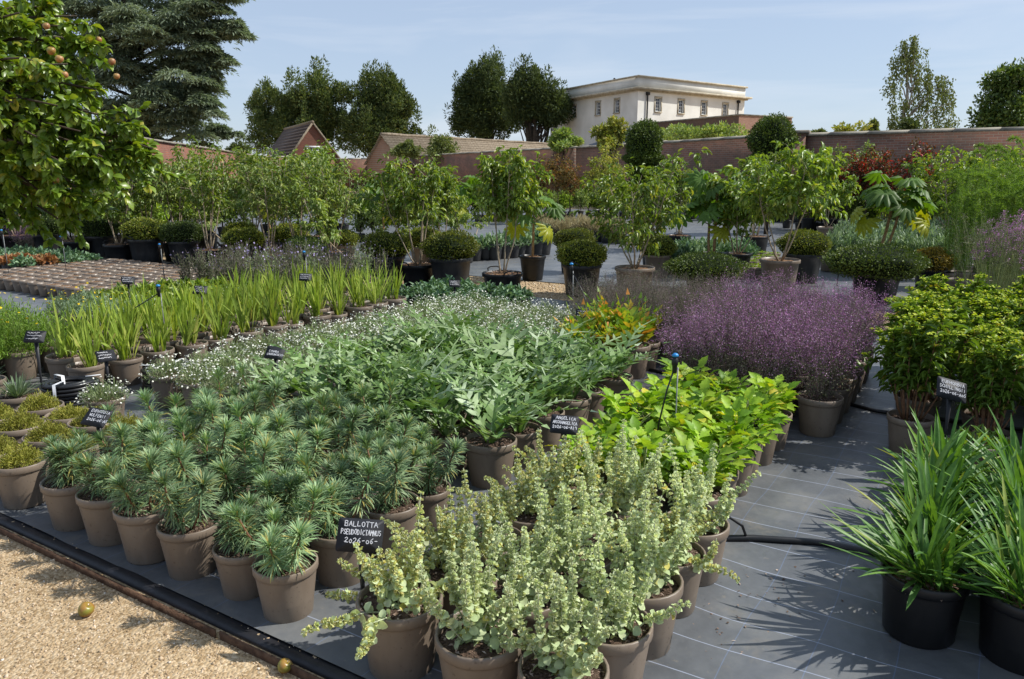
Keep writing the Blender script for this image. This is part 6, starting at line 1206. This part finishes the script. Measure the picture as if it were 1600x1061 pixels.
GLY = {'A': [[(0, 0), (2, 6), (4, 0)], [(.8, 2.2), (3.3, 2.2)]], 'B': [[(0, 0), (0, 6), (2.6, 6), (3.4, 4.8), (2.6, 3.3), (0, 3.2)], [(2.4, 3.3), (3.8, 1.8), (2.8, 0), (0, 0)]], 'C': [[(3.8, 5), (2.2, 6), (.4, 4.5), (.2, 1.8), (1.6, 0), (3.8, .8)]], 'D': [[(0, 0), (0, 6), (2, 5.8), (3.8, 3.6), (3, .8), (0, 0)]],
 'E': [[(3.6, 6), (.2, 6), (0, 0), (3.7, 0)], [(0, 3.1), (2.8, 3.2)]], 'F': [[(3.6, 6), (0, 6), (0, 0)], [(0, 3.1), (2.8, 3.1)]], 'G': [[(3.7, 5.2), (2, 6), (.3, 4.4), (.2, 1.6), (1.8, 0), (3.8, 1), (3.8, 2.8), (2.3, 2.8)]], 'H': [[(0, 0), (.1, 6)], [(3.6, 0), (3.7, 6)], [(0, 3), (3.7, 3.1)]], 'I': [[(2, 0), (2, 6)]], 'L': [[(.2, 6), (0, 0), (3.4, .2)]],
 'M': [[(0, 0), (.4, 6), (2.1, 2.4), (3.8, 6), (4.2, 0)]], 'N': [[(0, 0), (.2, 6), (3.5, 0), (3.7, 6)]], 'O': [[(2, 6), (.3, 4.4), (.3, 1.5), (2, 0), (3.7, 1.5), (3.7, 4.4), (2, 6)]], 'P': [[(0, 0), (.1, 6), (2.6, 6), (3.6, 4.6), (2.6, 3), (0, 2.8)]], 'R': [[(0, 0), (.1, 6), (2.6, 6), (3.5, 4.7), (2.5, 3.2), (.1, 3)], [(1.6, 3), (3.8, 0)]], 'S': [[(3.6, 5.2), (2, 6), (.4, 4.8), (1.2, 3.4), (3.2, 2.6), (3.6, 1.2), (2, 0), (.2, .8)]],
 'T': [[(0, 6), (4, 6.1)], [(2, 6), (2, 0)]], 'U': [[(0, 6), (.1, 1.6), (1.8, 0), (3.6, 1.6), (3.7, 6)]], 'V': [[(0, 6), (2, 0), (4, 6)]], 'W': [[(0, 6), (1, 0), (2.1, 4), (3.2, 0), (4.2, 6)]], 'X': [[(0, 0), (4, 6)], [(0, 6), (4, 0)]], 'Y': [[(0, 6), (2, 3), (4, 6)], [(2, 3), (2, 0)]],
 '0': [[(2, 4.2), (.5, 3), (.6, 1), (2, 0), (3.4, 1.2), (3.4, 3.2), (2, 4.2)]], '2': [[(.3, 4.6), (1.8, 6), (3.4, 4.8), (2.6, 2.6), (0, .2), (3.8, 0)]], '6': [[(3.2, 6), (1, 4), (.3, 1.6), (1.8, 0), (3.5, 1.4), (2.6, 3), (.6, 2)]], '1': [[(1.2, 4.8), (2.2, 6), (2.1, 0)]], '9': [[(3.5, 4.4), (2, 6), (.5, 4.6), (1.8, 3.2), (3.5, 4.6), (3.2, 0)]], '5': [[(3.6, 6), (.8, 6), (.6, 3.6), (2.6, 3.6), (3.5, 1.8), (2, 0), (.2, .6)]], '-': [[(.6, 2.8), (3.2, 3)]], ' ': []}
def strokes(mb, pts, w):
    P = np.array(pts, float)
    for a, b in zip(P[:-1], P[1:]):
        d = b - a; L_ = np.linalg.norm(d); d = d / max(L_, 1e-6); nrm = np.array([-d[1], d[0]]) * w / 2; a2, b2 = a - d * w * .35, b + d * w * .35
        mb.add([(a2[0] - nrm[0], a2[1] - nrm[1], 0), (b2[0] - nrm[0], b2[1] - nrm[1], 0), (b2[0] + nrm[0], b2[1] + nrm[1], 0), (a2[0] + nrm[0], a2[1] + nrm[1], 0)], np.array([(0, 1, 2, 3)]))
def sign(label, loc, H_, lines, w=.145, h=.098, tilt=55, yaw=0, roll=-6, blur=False, seed=0):
    r = random.Random(seed); root = empty('plant_label', loc, rad(yaw)); tag(root, label, 'plant label', 'slate plant labels on stakes')
    m = MB(); ct, s_ = math.cos(rad(tilt)), math.sin(rad(tilt)); zc = H_
    tube(m, [(0, 0, 0), (0, 0, H_ * .5), (0, .004, H_ - h * .32)], [.004, .007, .014], n=6); obj('stake', m.mesh('stake', 'plastic_black'), root)
    m = MB(); t = .004; cr_ = .008; x, y = w / 2, h / 2; out_ = []
    for cx_, cy_, a0 in ((x - cr_, y - cr_, 0), (-x + cr_, y - cr_, 90), (-x + cr_, -y + cr_, 180), (x - cr_, -y + cr_, 270)):
        for k in range(4): a = rad(a0 + 30 * k); out_.append((cx_ + cr_ * math.cos(a), cy_ + cr_ * math.sin(a)))
    n = len(out_); V = [(a, b, t / 2) for a, b in out_] + [(a, b, -t / 2) for a, b in out_] + [(0, 0, t / 2), (0, 0, -t / 2)]
    m.add(V, [np.array([(k, k + n, (k + 1) % n + n, (k + 1) % n) for k in range(n)]), np.array([(k, (k + 1) % n, 2 * n) for k in range(n)] + [((k + 1) % n + n, k + n, 2 * n + 1) for k in range(n)])])
    pl = obj('slate_plate', m.mesh('slate_plate', 'slate'), root, (0, -.004, H_), (rad(tilt), rad(0), 0))
    pl.rotation_euler = (Matrix.Rotation(rad(tilt), 3, 'X') @ Matrix.Rotation(rad(roll), 3, 'Z')).to_euler()
    tm_ = MB(); ys = [h * .26, h * .02, -h * .22]
    for li, tx in enumerate(lines):
        if not tx: continue
        ch = h * .15; sc_ = ch / 6; adv = min(5.1 * sc_, (w * .88) / max(1, len(tx))); gx = adv / (5.1 * sc_); x0 = -w * .42 + (0 if len(tx) > 10 else w * .06) + r.uniform(0, w * .04)
        for ci, c in enumerate(tx):
            dy = r.uniform(-.0012, .0012)
            for s in GLY.get(c, []): strokes(tm_, [(x0 + ci * adv + (px + r.uniform(-.25, .25)) * sc_ * gx, ys[li] + dy + (py + r.uniform(-.25, .25)) * sc_) for px, py in s], .0022)
    if tm_.n: obj('chalk_writing', tm_.mesh('chalk_writing', 'chalk'), pl, (0, 0, t / 2 + .0008))
    elif blur:
        for li in range(3):
            P = []; wl = w * r.uniform(.5, .8)
            for k in range(22): P.append((-w * .4 + wl * k / 21, ys[li] + h * .06 + r.uniform(-.055, .055) * h))
            strokes(tm_, P, .0022)
        obj('chalk_writing', tm_.mesh('chalk_writing', 'chalk'), pl, (0, 0, t / 2 + .0008))
def sign_at(label, px, py, Y, lines, **k):
    q = at(px, py, Y); sign(label, (q.x, q.y, ZF), q.z - ZF, lines, **k)
sign_at('slate plant label reading BALLOTTA among the woolly horehounds', 563, 836, 2.33, ['BALLOTTA', 'PSEUDODICTAMNUS', '2026-06-'], w=.150, h=.108, tilt=62, yaw=3, roll=-5, seed=1)
sign_at('slate plant label reading ANGELICA ARCHANGELICA', 882, 663, 3.28, ['ANGELICA', 'ARCHANGELICA', '2026-06-A19'], w=.125, h=.088, tilt=52, yaw=-4, roll=-5, seed=2)
sign_at('slate plant label reading EUPHORBIA above the left spurges', 152, 652, 3.50, ['EUPHORBIA', 'WULFENII', '2026-06-A5'], w=.135, h=.095, tilt=42, yaw=-14, roll=-5, seed=3)
sign_at('slate plant label reading EUPHORBIA SCHILLINGII at right', 1486, 609, 3.80, ['EUPHORBIA', 'SCHILLINGII', '2026-06-A05'], w=.160, h=.11, tilt=60, yaw=8, roll=-18, seed=4)
sign_at('slate plant label reading CYNARA left of the cardoons', 430, 551, 4.75, ['', 'CYNARA', 'CARDUNCULUS'], w=.125, h=.09, tilt=48, yaw=-8, roll=-5, seed=5)
for i, (px, py, Y, lab, ya) in enumerate(((912, 491, 6.0, 'slate plant label between white daisies and yellowing acanthus', 0), (313, 453, 6.9, 'slate plant label behind the irises, right of the sprinkler', 4), (200, 438, 7.6, 'slate plant label behind the irises, left of the sprinkler', 25), (55, 526, 4.9, 'slate plant label by the ferny bushes at the left', 10), (165, 556, 5.2, 'small slate plant label low among the front irises', 50), (477, 433, 7.6, 'slate plant label below the dark dome sprinkler', 5), (710, 443, 8.4, 'slate plant label standing over the hellebores', 20), (955, 451, 8.2, 'slate plant label left of the faded purple plants', 3), (1145, 405, 11.2, 'slate plant label beside the pale-stemmed plant', 0), (1312, 405, 10.8, 'slate plant label below the umbrella leaves', 20))):
    sign_at(lab, px, py, Y, [], w=.125, h=.088, tilt=50, yaw=ya, roll=-4, blur=True, seed=10 + i)
